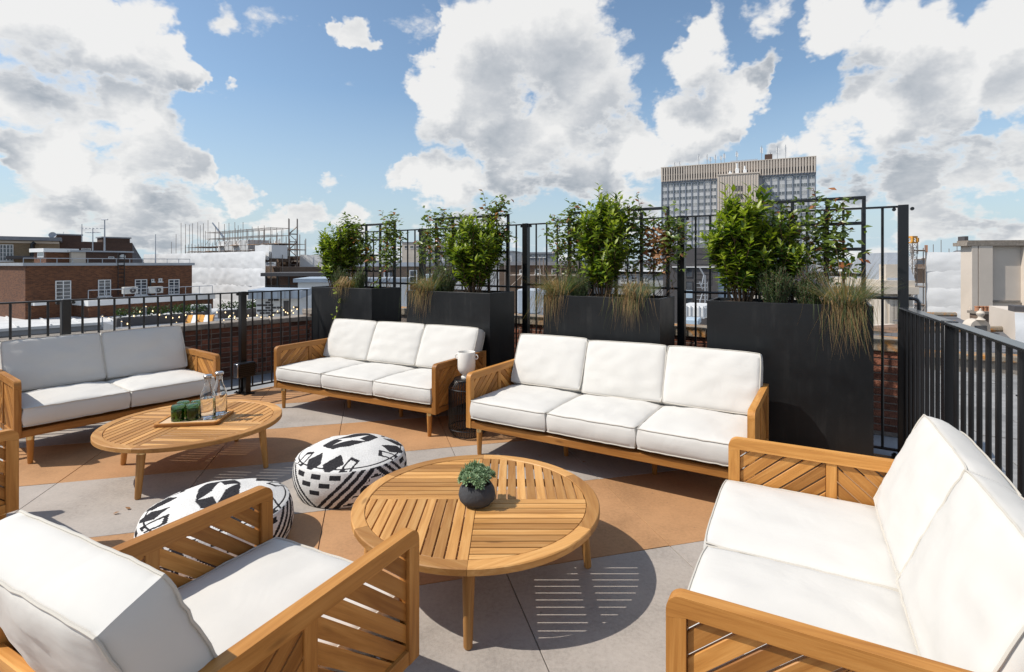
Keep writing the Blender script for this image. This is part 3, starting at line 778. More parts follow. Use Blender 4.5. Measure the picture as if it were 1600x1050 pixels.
t.add(vs, [(k*n+i, k*n+(i+1) % n, ((k+1) % 4)*n+(i+1) % n, ((k+1) % 4)*n+i) for k in range(4) for i in range(n)]); t.build('lip', 'teak', tr)
t = MB(2); t.prism(rrect(.3745, .2895, .02), .0142, .0152); t.build('face', 'teak_pale', tr)
ZTR = ZT+.0005+.0157
def ribbed(prof_o, prof_i, n, ribs, amp, z0, z1):
    t = MB(); rings = []
    for r, z in prof_o: rings.append([((r+(amp*math.cos(ribs*2*math.pi*j/n) if z0 < z < z1 else 0))*math.cos(2*math.pi*j/n), (r+(amp*math.cos(ribs*2*math.pi*j/n) if z0 < z < z1 else 0))*math.sin(2*math.pi*j/n), z) for j in range(n)])
    for r, z in prof_i: rings.append([(r*math.cos(2*math.pi*j/n), r*math.sin(2*math.pi*j/n), z) for j in range(n)])
    vs = [p for r in rings for p in r]; fs = [tuple(range(n-1, -1, -1)), tuple((len(rings)-1)*n+j for j in range(n))]
    for i in range(len(rings)-1):
        for j in range(n): fs.append((i*n+j, i*n+(j+1) % n, (i+1)*n+(j+1) % n, (i+1)*n+j))
    t.add(vs, fs); return t
CO = [(.046, 0), (.05, .004), (.0505, .02), (.0505, .135), (.048, .17), (.036, .205), (.025, .23), (.0215, .255), (.022, .285), (.0265, .298)]
CI = [(.0245, .297), (.02, .284), (.0195, .255), (.023, .23), (.034, .204), (.0455, .169), (.0478, .135), (.0478, .02), (.044, .012)]
cam_ = ribbed(CO, CI, 72, 24, .0011, .01, .12).mesh('body', 'glass', angle=60)
WO = [(.042, .013), (.0472, .0205), (.0472, .10), (.0472, .135), (.0465, .15)]
t = MB(); t.lathe(WO, 36); wm_ = t.mesh('water', 'water', angle=60)
t = MB(); t.lathe([(.0185, .262), (.0192, .29), (.0285, .2995), (.029, .312), (.026, .3155), (.012, .316)], 28); sm_ = t.mesh('stopper', 'steel')
for (x, y, lb) in ((-2.197, 3.80, 'clear ribbed glass carafe in front, on the tray'), (-2.172, 3.905, 'clear ribbed glass carafe behind, on the tray')):
    c = thing('carafe', lb, 'carafe', (x, y, ZTR), 0, 'carafes on the tray')
    link('body', cam_, c); link('water', wm_, c); link('stopper', sm_, c)
GO = [(.030, .1125), (.037, .110), (.041, .104), (.0428, .095), (.0425, .05), (.0415, .003), (.0405, 0)]
GI = [(.0385, 0.0005), (.038, .005), (.039, .05), (.0385, .084), (.030, .092)]
t = ribbed([(r, z) for r, z in reversed(GO)][::-1], GI, 48, 16, .0007, .02, .1); gm_ = t.mesh('tumbler', 'green_glass', angle=60)
for (x, y, lb) in ((-2.383, 3.752, 'upturned green glass tumbler, front left of the four'), (-2.295, 3.778, 'upturned green glass tumbler, front right of the four beside the carafe'),
                   (-2.405, 3.848, 'upturned green glass tumbler, rear left of the four'), (-2.318, 3.872, 'upturned green glass tumbler, rear right of the four')):
    tag(link('tumbler', gm_, None, (x, y, ZTR)), lb, 'tumbler', 'green tumblers on the tray')

# succulent bowl ----------------------------------------------------
sb = thing('potted_succulent', 'dark grey bowl of green succulent rosettes on the near coffee table', 'plant', (-.166, 2.495, ZT))
t = MB(); t.lathe([(.045, 0), (.066, .004), (.082, .022), (.0875, .045), (.083, .07), (.071, .09), (.066, .097), (.062, .0965), (.064, .085)], 40, cap1=False); t.build('bowl', 'bowl', sb)
t = MB(); t.lathe([(.064, .084), (.001, .09)], 24, cap0=False, cap1=False); t.build('soil', 'soil', sb)
def rosette(seed, rad, nl, L):
    t = MB(seed)
    for i in range(nl):
        f = i/nl; a = i*2.39996; el = R(12+70*f); l = L*(1-.55*f)
        d = Vector((math.cos(a)*math.cos(el), math.sin(a)*math.cos(el), math.sin(el))); u = d.cross(Vector((0, 0, 1))).normalized(); n_ = u.cross(d)
        p = Vector((0, 0, .006+.012*f)); w = l*.40; h = (seed+i*.37, f*9, a)
        vs = [p, p+d*l*.6+u*w*.5, p+d*l*.6+n_*w*.30, p+d*l*.6-u*w*.5, p+d*l*.6-n_*w*.34, p+d*l+n_*w*.12]
        t.add(vs, [(0, 1, 2), (0, 2, 3), (0, 3, 4), (0, 4, 1), (1, 5, 2), (2, 5, 3), (3, 5, 4), (4, 5, 1)], [h]*6, 1 if f > .55 else 0)
    return t.mesh('rosette', ['succ', 'succ_tip'], angle=80)
ros = [rosette(k, .03, 30, L) for k, L in enumerate((.034, .030, .038))]
rr = random.Random(8)
for i in range(26):
    a = i*2.4; q = math.sqrt((i+.5)/26); r = q*.066
    zz = .094+.052*math.sqrt(max(0, 1-q*q*.9))+rr.uniform(-.006, .006)
    tilt = q*1.0
    o = link('rosette', ros[i % 3], sb, (math.cos(a)*r, math.sin(a)*r, zz), (0, 0, 0))
    o.rotation_euler = (Matrix.Rotation(a, 4, 'Z') @ Matrix.Rotation(tilt, 4, 'Y') @ Matrix.Rotation(rr.uniform(0, 6), 4, 'Z')).to_euler(); o.scale = (1,)*3
def aloe(seed):
    t = MB(seed)
    for i in range(16):
        a = i*2.4; el = R(35+50*i/16); l = .055*(1-.2*i/16)
        d = Vector((math.cos(a)*math.cos(el), math.sin(a)*math.cos(el), math.sin(el))); u = d.cross(Vector((0, 0, 1))).normalized(); n_ = u.cross(d)
        w = .016; p = Vector((0, 0, 0)); h = (i*.7, 3, seed)
        vs = [p, p+d*l*.45+u*w*.5, p+d*l*.45+n_*w*.1, p+d*l*.45-u*w*.5, p+d*l*.45-n_*w*.35, p+d*l+n_*w*.3]
        t.add(vs, [(0, 1, 2), (0, 2, 3), (0, 3, 4), (0, 4, 1), (1, 5, 2), (2, 5, 3), (3, 5, 4), (4, 5, 1)], [h]*6)
    return t.mesh('rosette', 'succ', angle=80)
al = aloe(3)
for x, y, z in ((-.035, .03, .135), (-.012, .05, .14), (-.05, .0, .125)): link('rosette', al, sb, (x, y, z))

# patterned poufs ---------------------------------------------------
def pouf_mesh(seed, Rr, H):
    NA, prof = 420, []
    zs = 24
    for i in range(zs+1):                                   # side, bottom to top seam
        t = i/zs; z = H*(.01+.70*t); r = Rr*(.86+.14*math.sin(math.pi*(.10+.72*t))**.8)
        prof.append((r, z, 's', t))
    r0 = prof[-1][0]; z0 = prof[-1][1]; nt = 46
    for i in range(1, nt+1):
        t = i/nt; r = r0*(1-t); z = z0+(H-z0)*(1-(1-t)**2.3)
        prof.append((max(r, .0005), z, 't', t))
    def pat(kind, t, a, r):
        # returns 1 where the cloth is black
        if kind == 's':
            n = 3; q = (a/(2*math.pi)*n) % 1.0; x = abs(q-.5)*2      # 0 at panel centre .. 1 at panel edge
            v = 1-t                                               # 0 top .. 1 bottom
            e = (1-v)*.62                                        # V edge: half width at height
            # nested V bands
            for k, wd in ((0., .075), (.15, .08), (.315, .11)):
                if abs(x-(e+k+.02)) < wd/2*1.0: return 1
            if x < e:                                            # inside the V: small bars
                for (vx, vy) in ((-.34, .12), (0, .12), (.34, .12), (-.17, .33), (.17, .33), (0, .54)):
                    xx = (q-.5)*2
                    if abs(xx-vx) < .09 and abs(v-vy) < .05: return 1
                return 0
            if x > e+.42:
                # stepped meander between the Vs
                y = (v*5.+x*1.2) % 1.0
                if y < .30 and (x > .55 or int(v*5) % 2 == 0): return 1
                if abs(x-(.78+.08*math.sin(int(v*6)*2.1))) < .05: return 1
            return 0
        # top panel in plan coordinates
        X, Y = r*math.cos(a)/Rr, r*math.sin(a)/Rr
        ca_, sa_ = math.cos(.62), math.sin(.62)
        u, w = X*ca_+Y*sa_, -X*sa_+Y*ca_
        if abs(u) < .46 and abs(w) < .27 and abs(u)*.35+abs(w) < .34:         # big block with a star cut out
            s1 = abs(u)/.36+abs(w)/.10 < 1 or abs(u+w*.6)/.13+abs(w-u*.1)/.26 < 1
            return 0 if s1 else 1
        for ang in (0, 2*math.pi/3, 4*math.pi/3):                             # leaves above each V
            c_, s_ = math.cos(ang+math.pi/3), math.sin(ang+math.pi/3); p, q2 = X*c_+Y*s_, -X*s_+Y*c_
            for sg in (-1, 1):
                d1 = abs((q2-sg*.19))/.17+abs(p-.76+sg*(q2-sg*.19)*.35)/.22
                if d1 < 1: return 1
                d2 = max(abs((q2-sg*.46))/.085, abs(p-.68)/.17)
                if .62 < d2 < 1: return 1
        if .925 < math.hypot(X, Y)/(r0/Rr) < .94: return 1
        return 0
    vs = []; cols = []
    for (r, z, k, t) in prof:
        for j in range(NA):
            a = 2*math.pi*j/NA
            wob = 1+.018*noise.noise(Vector((math.cos(a)*1.6, math.sin(a)*1.6, z*4+seed)))
            zz = z+(.012*noise.noise(Vector((r*math.cos(a)*7, r*math.sin(a)*7, seed+3.))) if k == 't' else 0)*min(1, 4*(t if k == 't' else 0))
            jit = .006*noise.noise(Vector((math.cos(a)*60, math.sin(a)*60, z*90+t*40)))
            vs.append((r*wob*math.cos(a), r*wob*math.sin(a), max(0, zz))); cols.append(pat(k, t+jit, a+jit, r))
    fs = [tuple(range(NA-1, -1, -1)), tuple((len(prof)-1)*NA+j for j in range(NA))]
    for i in range(len(prof)-1):
        for j in range(NA): fs.append((i*NA+j, i*NA+(j+1) % NA, (i+1)*NA+(j+1) % NA, (i+1)*NA+j))
    t = MB(); t.add(vs, fs); me = t.mesh('pouf', 'pouf', angle=70, recalc=False)
    ca2 = me.color_attributes.new('print', 'FLOAT_COLOR', 'POINT')
    ca2.data.foreach_set('color', [x for c in cols for x in (c, c, c, 1.)])
    return me
m_, t_, b_ = material('pouf_cloth'); M['pouf'] = m_
co_ = t_.add('ShaderNodeTexCoord').outputs['Object']
wv_ = t_.noise(co_, 130., 3, .6)
pr_ = t_.add('ShaderNodeAttribute', None, attribute_name='print').outputs['Fac']
k_ = t_.math('GREATER_THAN', t_.math('ADD', pr_, t_.math('MULTIPLY', t_.math('SUBTRACT', wv_, .5), .5)), .5)
t_.l.new(t_.mix(k_, t_.ramp(wv_, [(.3, (.60, .58, .55)), (.7, (.76, .74, .71))]), t_.ramp(wv_, [(.3, (.016, .015, .017)), (.7, (.05, .047, .05))])), b_.inputs['Base Color'])
b_.inputs['Roughness'].default_value = .97; b_.inputs['Specular IOR Level'].default_value = .1
bn_ = t_.add('ShaderNodeBump', {'Height': wv_, 'Strength': .7, 'Distance': .006}); t_.l.new(bn_.outputs[0], b_.inputs['Normal'])
tag(link('pouf', pouf_mesh(1, .36, .31), None, (-1.06, 3.47, 0), (0, 0, R(-169))), 'round black and white patterned floor pouf between the two coffee tables', 'pouf', 'patterned poufs')
tag(link('pouf', pouf_mesh(6, .365, .285), None, (-1.53, 2.745, 0), (0, 0, R(-100))), 'round black and white patterned floor pouf partly behind the near armchair', 'pouf', 'patterned poufs')

# wire side table and vase ------------------------------------------
st = thing('side_table', 'black wire drum side table between the two three-seat sofas', 'side table', (-.375, 4.50, 0))
t = MB(); t.lathe([(.115, .478), (.117, .490), (.001, .491)], 32, cap1=False); t.build('top', 'black', st)
t = MB()
def ring(t, r, z, w): t.tube([(r*math.cos(2*math.pi*i/40), r*math.sin(2*math.pi*i/40), z) for i in range(40)], w, 6, closed=True)
for r, z in ((.165, .41), (.165, .075), (.125, .012), (.117, .48)): ring(t, r, z, .005)
t.build('ring_frame', 'black', st)
t = MB()
for i in range(44):
    a = 2*math.pi*i/44; c, s_ = math.cos(a), math.sin(a)
    t.tube([(c*.117, s_*.117, .478), (c*.155, s_*.155, .43), (c*.165, s_*.165, .40), (c*.165, s_*.165, .08), (c*.15, s_*.15, .04), (c*.125, s_*.125, .012)], .0032, 5)
t.build('wire_cage', 'black', st)
va = thing('vase', 'white footed ceramic vase with two ring handles on the wire side table', 'vase', (-.388, 4.49, .491))
t = MB(); t.lathe([(.045, 0), (.046, .012), (.034, .02), (.032, .026), (.055, .045), (.072, .07), (.0755, .10), (.0755, .218), (.073, .222), (.070, .218), (.069, .10), (.05, .06), (.001, .055)], 40, cap1=False); t.build('body', 'ceramic', va)
for sg in (-1, 1):
    t = MB(); t.tube([(sg*(.084+.016*math.cos(2*math.pi*i/16)), 0, .18+.018*math.sin(2*math.pi*i/16)) for i in range(16)], .0055, 8, closed=True); t.build('handle', 'ceramic', va, rot=(0, 0, R(-12)))

# a few dry leaves blown on to the floor
for (px, py, lb) in ((204, 796, 'small dry brown leaf right of another on the grey tile by the left table'), (176, 803, 'small dry brown leaf left of another on the grey tile by the left table'),
                     (846, 713, 'small dry leaf just behind the rim of the near round table'), (915, 722, 'small dry leaf in the shade in front of the centre sofa')):
    p = at(px, py, .002); lf = MB(px); lf.leaf(Vector((0, 0, .003)), Vector((math.cos(px), math.sin(px), .12)), Vector((0, 0, 1)), .04, .022, 0, -.1)
    tag(link('fallen_leaf', lf.mesh('fallen_leaf', 'dead', recalc=False), None, p), lb, 'leaf', 'fallen leaves')

# ---------------------------------------------------------------- planters, trellises and plants
PW, PDp, PZ = 1.086, .462, 1.1745
POSES = [(-1.614, 6.051, R(-32.6)), (-.216, 5.136, R(-31.5)), (1.218, 4.33, R(-31.5)), (2.472, 3.596, R(-30.6))]
WHICH = ['leftmost, beside the brick parapet', 'second from the left', 'third from the left', 'rightmost and nearest']
WSHORT = ['leftmost', 'second', 'third', 'rightmost']
pb = MB(); w, d, h, e = PW, PDp, PZ, .02
pb.prism(rrect(w, d, .004, 2), 0, h-.10)
pbody = MB(); 
o_ = [(-w/2, -d/2), (w/2, -d/2), (w/2, d/2), (-w/2, d/2)]; i_ = [(-w/2+e, -d/2+e), (w/2-e, -d/2+e), (w/2-e, d/2-e), (-w/2+e, d/2-e)]
c_ = .003; oc = [(x-math.copysign(c_, x), y-math.copysign(c_, y)) for x, y in o_]
vs = [(x, y, .012) for x, y in o_]+[(x, y, h-c_) for x, y in o_]+[(x, y, h) for x, y in oc]+[(x, y, h) for x, y in i_]+[(x, y, h-.11) for x, y in i_]
pbody.add(vs, [(k*4+i, k*4+(i+1) % 4, (k+1)*4+(i+1) % 4, (k+1)*4+i) for k in range(4) for i in range(4)]+[(3, 2, 1, 0), (16, 17, 18, 19)])
PBODY = pbody.mesh('body', 'planter')
def soil_mesh(seed):
    t = MB(); nx, ny = 26, 12; vs = []
    for j in range(ny+1):
        for i in range(nx+1):
            x = -w/2+e+.001+(w-2*e-.002)*i/nx; y = -d/2+e+.001+(d-2*e-.002)*j/ny
            vs.append((x, y, h-.022+.018*noise.noise(Vector((x*9, y*9, seed)))+.008*noise.noise(Vector((x*31, y*31, seed)))))
    t.add(vs, [(j*(nx+1)+i, j*(nx+1)+i+1, (j+1)*(nx+1)+i+1, (j+1)*(nx+1)+i) for j in range(ny) for i in range(nx)])
    return t.mesh('soil', 'soil', recalc=False, angle=60)
def planter_frame(i):
    x, y, th = POSES[i]; c, s = math.cos(th), math.sin(th)
    return Vector((x-w/2*c-d/2*s, y-w/2*s+d/2*c, 0)), th
def trellis(i, x0, x1, z1, cols):
    o, th = planter_frame(i)
    t = thing('trellis', f'black metal grid trellis standing in the {WSHORT[i]} planter', 'trellis', o, th, 'trellises')
    y = d/2-.055; b = .0125
    vb = MB(); vb.box(-b, b, y-b, y+b, h-.1, z1-.0255, ch=.002); vb = vb.mesh('upright', 'black')
    n = cols
    for k in range(n+1): link('upright', vb, t, (x0+(x1-x0)*k/n, 0, 0))
    hb = MB(); hb.box(x0-b, x1+b, y-b, y+b, -b, b, ch=.002); link('top_bar', hb.mesh('top_bar', 'black'), t, (0, 0, z1-.0125))
    cb = MB(); cb.box(x0, x1, y-.021, y-.0127, -b, b, ch=.002); cb = cb.mesh('cross_bar', 'black')
    z = z1-.205
    while z > h+.04: link('cross_bar', cb, t, (0, 0, z)); z -= .195
    return y
def rdir(rn, el0, el1):
    a = rn.uniform(0, 2*math.pi); e_ = rn.uniform(el0, el1); return Vector((math.cos(a)*math.cos(e_), math.sin(a)*math.cos(e_), math.sin(e_)))
def shrub(i, name, label, bx, by, hgt, rad, nst, seed, Lf=(.06, .10), dark=.35):
    o, th = planter_frame(i); T = thing(name, label, 'shrub', o, th, 'planter shrubs')
    rn = random.Random(seed); st = MB(seed); lf = MB(seed+1)
    base = Vector((bx, by, h-.03))
    def leaves(pts, n, t0, sc=1.):
        for k in range(n):
            t = t0+(1-t0)*(k+rn.random())/n; f = t*(len(pts)-1); j = min(int(f), len(pts)-2); p = pts[j].lerp(pts[j+1], f-j); ax = (pts[j+1]-pts[j]).normalized()
            a = k*2.4+rn.uniform(-.5, .5); u = ax.orthogonal().normalized(); v = ax.cross(u); rd = u*math.cos(a)+v*math.sin(a)
            tip = t > .82
            dr = (ax*(rn.uniform(.75, 1.3) if tip else rn.uniform(.25, .75))+rd).normalized(); dr.z += .1
            L = rn.uniform(*Lf)*sc*(1.05 if not tip else .85)
            nn = (ax*1.0+Vector((0, 0, .6))-rd*.2+rdir(rn, -1, 1)*.35)
            mi = 2 if (tip and rn.random() < .75) or rn.random() < .24 else (1 if rn.random() < dark else 0)
            lf.leaf(p, dr, nn, L, L*rn.uniform(.34, .44), mi, rn.uniform(.05, .22))
    for k in range(nst):
        a = k*2.4+rn.uniform(-.3, .3); q = math.sqrt((k+.5)/nst)
        top = Vector((bx+math.cos(a)*rad*q*1.0, by+math.sin(a)*rad*q*.62, h+hgt*(1-.26*q*q)*rn.uniform(.66, 1.08)))
        b = base+Vector((math.cos(a)*.07*q, math.sin(a)*.05*q, 0))
        mid = b.lerp(top, .5)+Vector((math.cos(a)*rad*.16, math.sin(a)*rad*.1, 0))*q+Vector((rn.uniform(-.02, .02), rn.uniform(-.02, .02), 0))
        pts = [b.lerp(mid, t).lerp(mid.lerp(top, t), t) for t in [s_/8 for s_ in range(9)]]
        st.tube(pts, [.0075*(1-.75*s_/8) for s_ in range(9)], 5)
        leaves(pts, 44, .12)
        for m in range(9):
            t = rn.uniform(.12, .82); f = t*8; j = int(f); p = pts[j].lerp(pts[j+1], f-j)
            dd = (rdir(rn, .1, .9)+Vector((math.cos(a)*.35, math.sin(a)*.2, .85))).normalized(); L = rn.uniform(.10, .22)*(1.2-t*.5)
            q2 = [p+dd*L*s_/3+Vector((0, 0, .05*L*(s_/3)**2*4)) for s_ in range(4)]
            st.tube(q2, [.004, .0033, .0025, .0015], 4); leaves(q2, 17, .1)
    st.build('stems', 'stem', T); lf.mesh
    link('foliage', lf.mesh('foliage', ['leaf', 'leaf_dark', 'leaf_young'], recalc=False, angle=80), T)
def climber(i, label, x0, x1, z0, z1, y, seed, n=16, dead=None, bias=None, spread=.058, sprig=None):
    o, th = planter_frame(i); T = thing('climbing_plant', label, 'climber', o, th, 'climbing plants')
    rn = random.Random(seed); st = MB(seed); lf = MB(seed+1)
    for k in range(n):
        x = rn.uniform(x0, x1) if bias is None else rn.triangular(x0, x1, bias); p = Vector((x*.85+.15*(x0+x1)/2, y-.05, h-.02)); pts = [p.copy()]
        zt = z0+(z1-z0)*rn.uniform(.45, 1.0)
        while p.z < zt and len(pts) < 40:
            p = p+Vector((rn.uniform(-.04, .04)+(x-p.x)*.15, (y-.03-p.y)*.3+rn.uniform(-.02, .02), rn.uniform(.015, .06))); p.x = min(max(p.x, x0-.06), x1+.06); pts.append(p.copy())
        if rn.random() < .5:
            dx = rn.choice((-1, 1))
            for m in range(rn.randint(2, 4)): p = p+Vector((dx*rn.uniform(.01, .04), rn.uniform(-.02, .015), rn.uniform(-.01, .03))); pts.append(p.copy())
        st.tube(pts, .0028, 4)
        for j, p in enumerate(pts):
            if p.z < z0+rn.uniform(-.15, .12): continue
            for m in range(rn.randint(7, 12)):
                pp = p+Vector((rn.gauss(0, spread), rn.gauss(0, spread*.55), rn.gauss(0, spread*.8)))
                dd = rdir(rn, -.6, .8); tipness = j/len(pts)
                L = rn.uniform(.045, .08)
                isd = dead and abs(pp.x-dead[0]) < dead[1] and pp.z < dead[2]
                mi = 2 if isd and rn.random() < .8 else (1 if rn.random() < .03+.07*tipness else 0)
                nn = rdir(rn, .2, 1.3)+Vector((-.35, -.75, .4))
                lf.leaf(pp, dd, nn, L, L*rn.uniform(.42, .52), mi, .12)
    for (sx, sz, ln) in (sprig or []):
        p = Vector((sx, y-.03, sz)); pts = [p+Vector((-.02*t*t*ln*9, 0, ln*t)) for t in [m/6 for m in range(7)]]; st.tube(pts, .002, 4)
        for j, q2 in enumerate(pts[2:]):
            for m in range(2): lf.leaf(q2, rdir(rn, -.1, .7), Vector((0, -.6, .8)), rn.uniform(.045, .065), .024, rn.choice((0, 0, 1)), .1)
    st.build('stems', 'stem', T); link('foliage', lf.mesh('foliage', ['climber', 'climber_red', 'dead'], recalc=False, angle=80), T)
def grass(i, label, bx, by, seed, n=330, L=(.28, .5), lean=(0, -.35, 0), blue=.25, dry=.5, droop=1.3, updry=20):
    o, th = planter_frame(i); T = thing('ornamental_grass', label, 'grass', o, th, 'ornamental grasses')
    rn = random.Random(seed); g = [MB(seed), MB(seed+1), MB(seed+2)]
    n1_ = int(n*.74)
    for k in range(n+updry):
        u = k >= n; hang = n1_ <= k < n
        a = rn.uniform(0, 2*math.pi); q = math.sqrt(rn.random()); p = Vector((bx+math.cos(a)*.085*q, by+math.sin(a)*.06*q, h-.03))
        ww = rn.uniform(.003, .005)
        if hang:
            # over the rim and straight down the planter front
            x1 = p.x+lean[0]*rn.uniform(0, .4)+rn.gauss(0, .06); ln = rn.triangular(.05, L[1]*.62, L[1]*.30); e_ = -d/2-rn.uniform(.012, .06)
            pts = [p, Vector((p.x*.6+x1*.4, p.y*.5+e_*.5+.02, h+rn.uniform(.06, .14))), Vector((x1, e_+.01, h+rn.uniform(.02, .07)))]
            c = pts[-1].copy(); v = Vector((rn.gauss(0, .24)+lean[0]*.3, -.10, -1)).normalized()
            for s_ in range(4): c = c+v*ln/4; v = (v+Vector((rn.gauss(0, .10), .02, -.15))).normalized(); c.y = min(c.y, -d/2-.008); pts.append(c.copy())
            mi = 2 if rn.random() < dry+.22 else 0
        else:
            ln = rn.uniform(L[0]*.55, L[0]*1.05) if not u else rn.uniform(L[0]*.9, L[0]*1.5)
            v = (Vector((math.cos(a), math.sin(a), 0))*rn.uniform(.15, 1.25)*(1 if not u else .5)+Vector(lean)*.2+Vector((0, 0, 1))).normalized()
            pts = [p.copy()]
            for s_ in range(5):
                v = (v+(Vector((0, 0, -1))*.085*droop*.5+Vector((math.cos(a), math.sin(a), 0))*.05)*(.3+s_/5)).normalized(); p = p+v*ln/5
                if p.z < h+.012 and -d/2-.012 < p.y and abs(p.x) < w/2+.004: p.z = h+.012+.012*rn.random()
                pts.append(p.copy())
            mi = 2 if (u or rn.random() < dry*.55) else (1 if rn.random() < blue+.1 else 0)
        g[mi].blade(pts, ww, 0)
    for nm, mt, b in zip(('green_blades', 'blue_blades', 'dry_blades'), ('grass_green', 'grass_blue', 'grass_dry'), g):
        if b.v: tag(link(nm, b.mesh(nm, mt, recalc=False), T), kind='stuff')
def herb(i, name, label, bx, by, rx, ry, hgt, seed, n=80, flower=.0):
    o, th = planter_frame(i); T = thing(name, label, 'herb', o, th, 'rosemary and lavender')
    rn = random.Random(seed); st = MB(seed); lf = MB(seed+1)
    for k in range(n):
        a = rn.uniform(0, 2*math.pi); q = math.sqrt(rn.random()); b = Vector((bx+math.cos(a)*rx*q*.5, by+math.sin(a)*ry*q*.5, h-.03))
        tp = Vector((bx+math.cos(a)*rx*q, by+math.sin(a)*ry*q, h+hgt*(1-.4*q*q)*rn.uniform(.6, 1.05)))
        pts = [b.lerp(tp, t/5)+Vector((rn.uniform(-.008, .008), rn.uniform(-.008, .008), 0)) for t in range(6)]
        st.tube(pts, .0018, 3)
        fl_ = rn.random() < flower
        for j in range(52):
            t = .06+.94*j/52; f = t*5; m = min(int(f), 4); p = pts[m].lerp(pts[m+1], f-m)
            dd = (rdir(rn, -.2, .6)+(tp-b).normalized()*.8); L = rn.uniform(.016, .030)
            lf.leaf(p, dd, rdir(rn, .3, 1.4), L, .0062, 1 if fl_ and t > .82 else 0, .05)
    tag(st.build('stems', 'stem', T), kind='stuff'); tag(link('foliage', lf.mesh('foliage', ['herb', 'flower'], recalc=False, angle=80), T), kind='stuff')
for i in range(4):
    o, th = planter_frame(i)
    p = thing('planter', f'tall rectangular black metal planter, {WHICH[i]}', 'planter', o, th, 'black planters')
    link('body', PBODY, p); link('soil', soil_mesh(i*7.3), p)
ys = [trellis(0, -.50, .50, 1.965, 4), trellis(1, -.47, .50, 1.985, 4), trellis(2, -.46, .50, 1.975, 4), trellis(3, -.44, .51, 1.975, 4)]
# leftmost planter
shrub(0, 'laurel_shrub', 'upright bushy green shrub at the left end of the leftmost planter', -.35, -.02, .92, .22, 13, 10)
climber(0, 'green and red leaved climber on the trellis of the leftmost planter', -.30, .52, 1.50, 2.02, ys[0], 20, 15, sprig=[(.34, 1.95, .16)])
herb(0, 'rosemary', 'grey-green rosemary bush in the front of the leftmost planter', -.18, -.10, .16, .09, .27, 30)
herb(0, 'rosemary', 'small upright rosemary right of the grass in the leftmost planter', .20, -.10, .09, .07, .26, 31, 46)
grass(0, 'dry brown grass tuft in the middle of the leftmost planter', .03, -.14, 40, 340, (.22, .42), (0, -.3, 0), .2, .6)
# trailing stem over the front of the leftmost planter
o, th = planter_frame(0); T = thing('trailing_vine', 'thin leafy stem hanging down the front of the leftmost planter', 'vine', o, th)
rn = random.Random(4); pts = [Vector((.0, -.19, h-.01)), Vector((-.02, -.238, h+.012)), Vector((-.03, -.252, h-.06)), Vector((.02, -.25, h-.16)), Vector((-.01, -.252, h-.26)), Vector((-.06, -.25, h-.36))]
t = MB(); t.tube(pts, .003, 5); t.build('stem', 'stem', T); lf = MB(5)
for p in pts[1:]:
    for m in range(6): lf.leaf(p+Vector((rn.uniform(-.03, .03), -.012, rn.uniform(-.03, .03))), rdir(rn, -.8, .5)+Vector((0, -.4, 0)), Vector((0, -1, .4)), rn.uniform(.03, .05), .02, 0, .1)
link('foliage', lf.mesh('foliage', 'leaf_young', recalc=False), T)
t = MB(); T2 = thing('bare_branch', 'crooked bare vine branch arching at the right end of the leftmost planter', 'branch', o, th)
t.tube([(.28, -.05, h-.03), (.38, -.09, h+.05), (.50, -.12, h+.07), (.55, -.13, h+.13), (.60, -.13, h+.23), (.65, -.13, h+.29)], [.007, .006, .006, .005, .004, .002], 5); t.build('stem', 'stem', T2); lf = MB(9)
for q in ((.5, -.12, h+.07), (.56, -.13, h+.14), (.6, -.13, h+.22), (.65, -.13, h+.29), (.42, -.1, h+.05), (.48, -.1, h+.02), (.55, -.12, h+.02)):
    for m in range(4): lf.leaf(Vector(q)+rdir(rn, -1, 1)*.025, rdir(rn, -.3, .8), rdir(rn, .3, 1.4), rn.uniform(.03, .05), .02, 0, .1)
link('foliage', lf.mesh('foliage', 'leaf', recalc=False), T2)
# second planter
shrub(1, 'laurel_shrub', 'dense bright green shrub filling the right half of the second planter', .20, -.03, .84, .32, 19, 11)
climber(1, 'reddish leaved climber spilling over the trellis of the second planter', -.60, .52, 1.55, 2.06, ys[1], 21, 20, sprig=[(.24, 2.0, .24), (-.35, 1.97, .12)])
herb(1, 'lavender', 'rounded grey-green lavender bush left of the shrub in the second planter', -.14, -.10, .20, .10, .33, 32, 110, .2)
grass(1, 'arching green and straw grass over the left front of the second planter', -.30, -.15, 41, 620, (.36, .66), (-.2, -.5, 0), .1, .5, 2.3, 6)
# third planter
shrub(2, 'laurel_shrub', 'tall green shrub standing in the middle of the third planter', -.03, -.02, 1.0, .23, 15, 12)
climber(2, 'red tipped climber with a withered brown patch on the third planter trellis', -.62, .62, 1.50, 2.0, ys[2], 22, 25, dead=(.40, .10, 1.80), sprig=[(.25, 1.95, .16)])
herb(2, 'lavender', 'low grey-green lavender between grass and shrub in the third planter', -.24, -.12, .13, .07, .22, 33, 60)
grass(2, 'straw coloured grass spilling over the left corner of the third planter', -.43, -.15, 42, 680, (.36, .70), (-.3, -.5, 0), .15, .55, 2.2, 30)
grass(2, 'blue-grey grass tuft with dry blades at the right of the third planter', .32, -.14, 43, 640, (.26, .60), (-.15, -.45, 0), .75, .36, 2.0, 24)
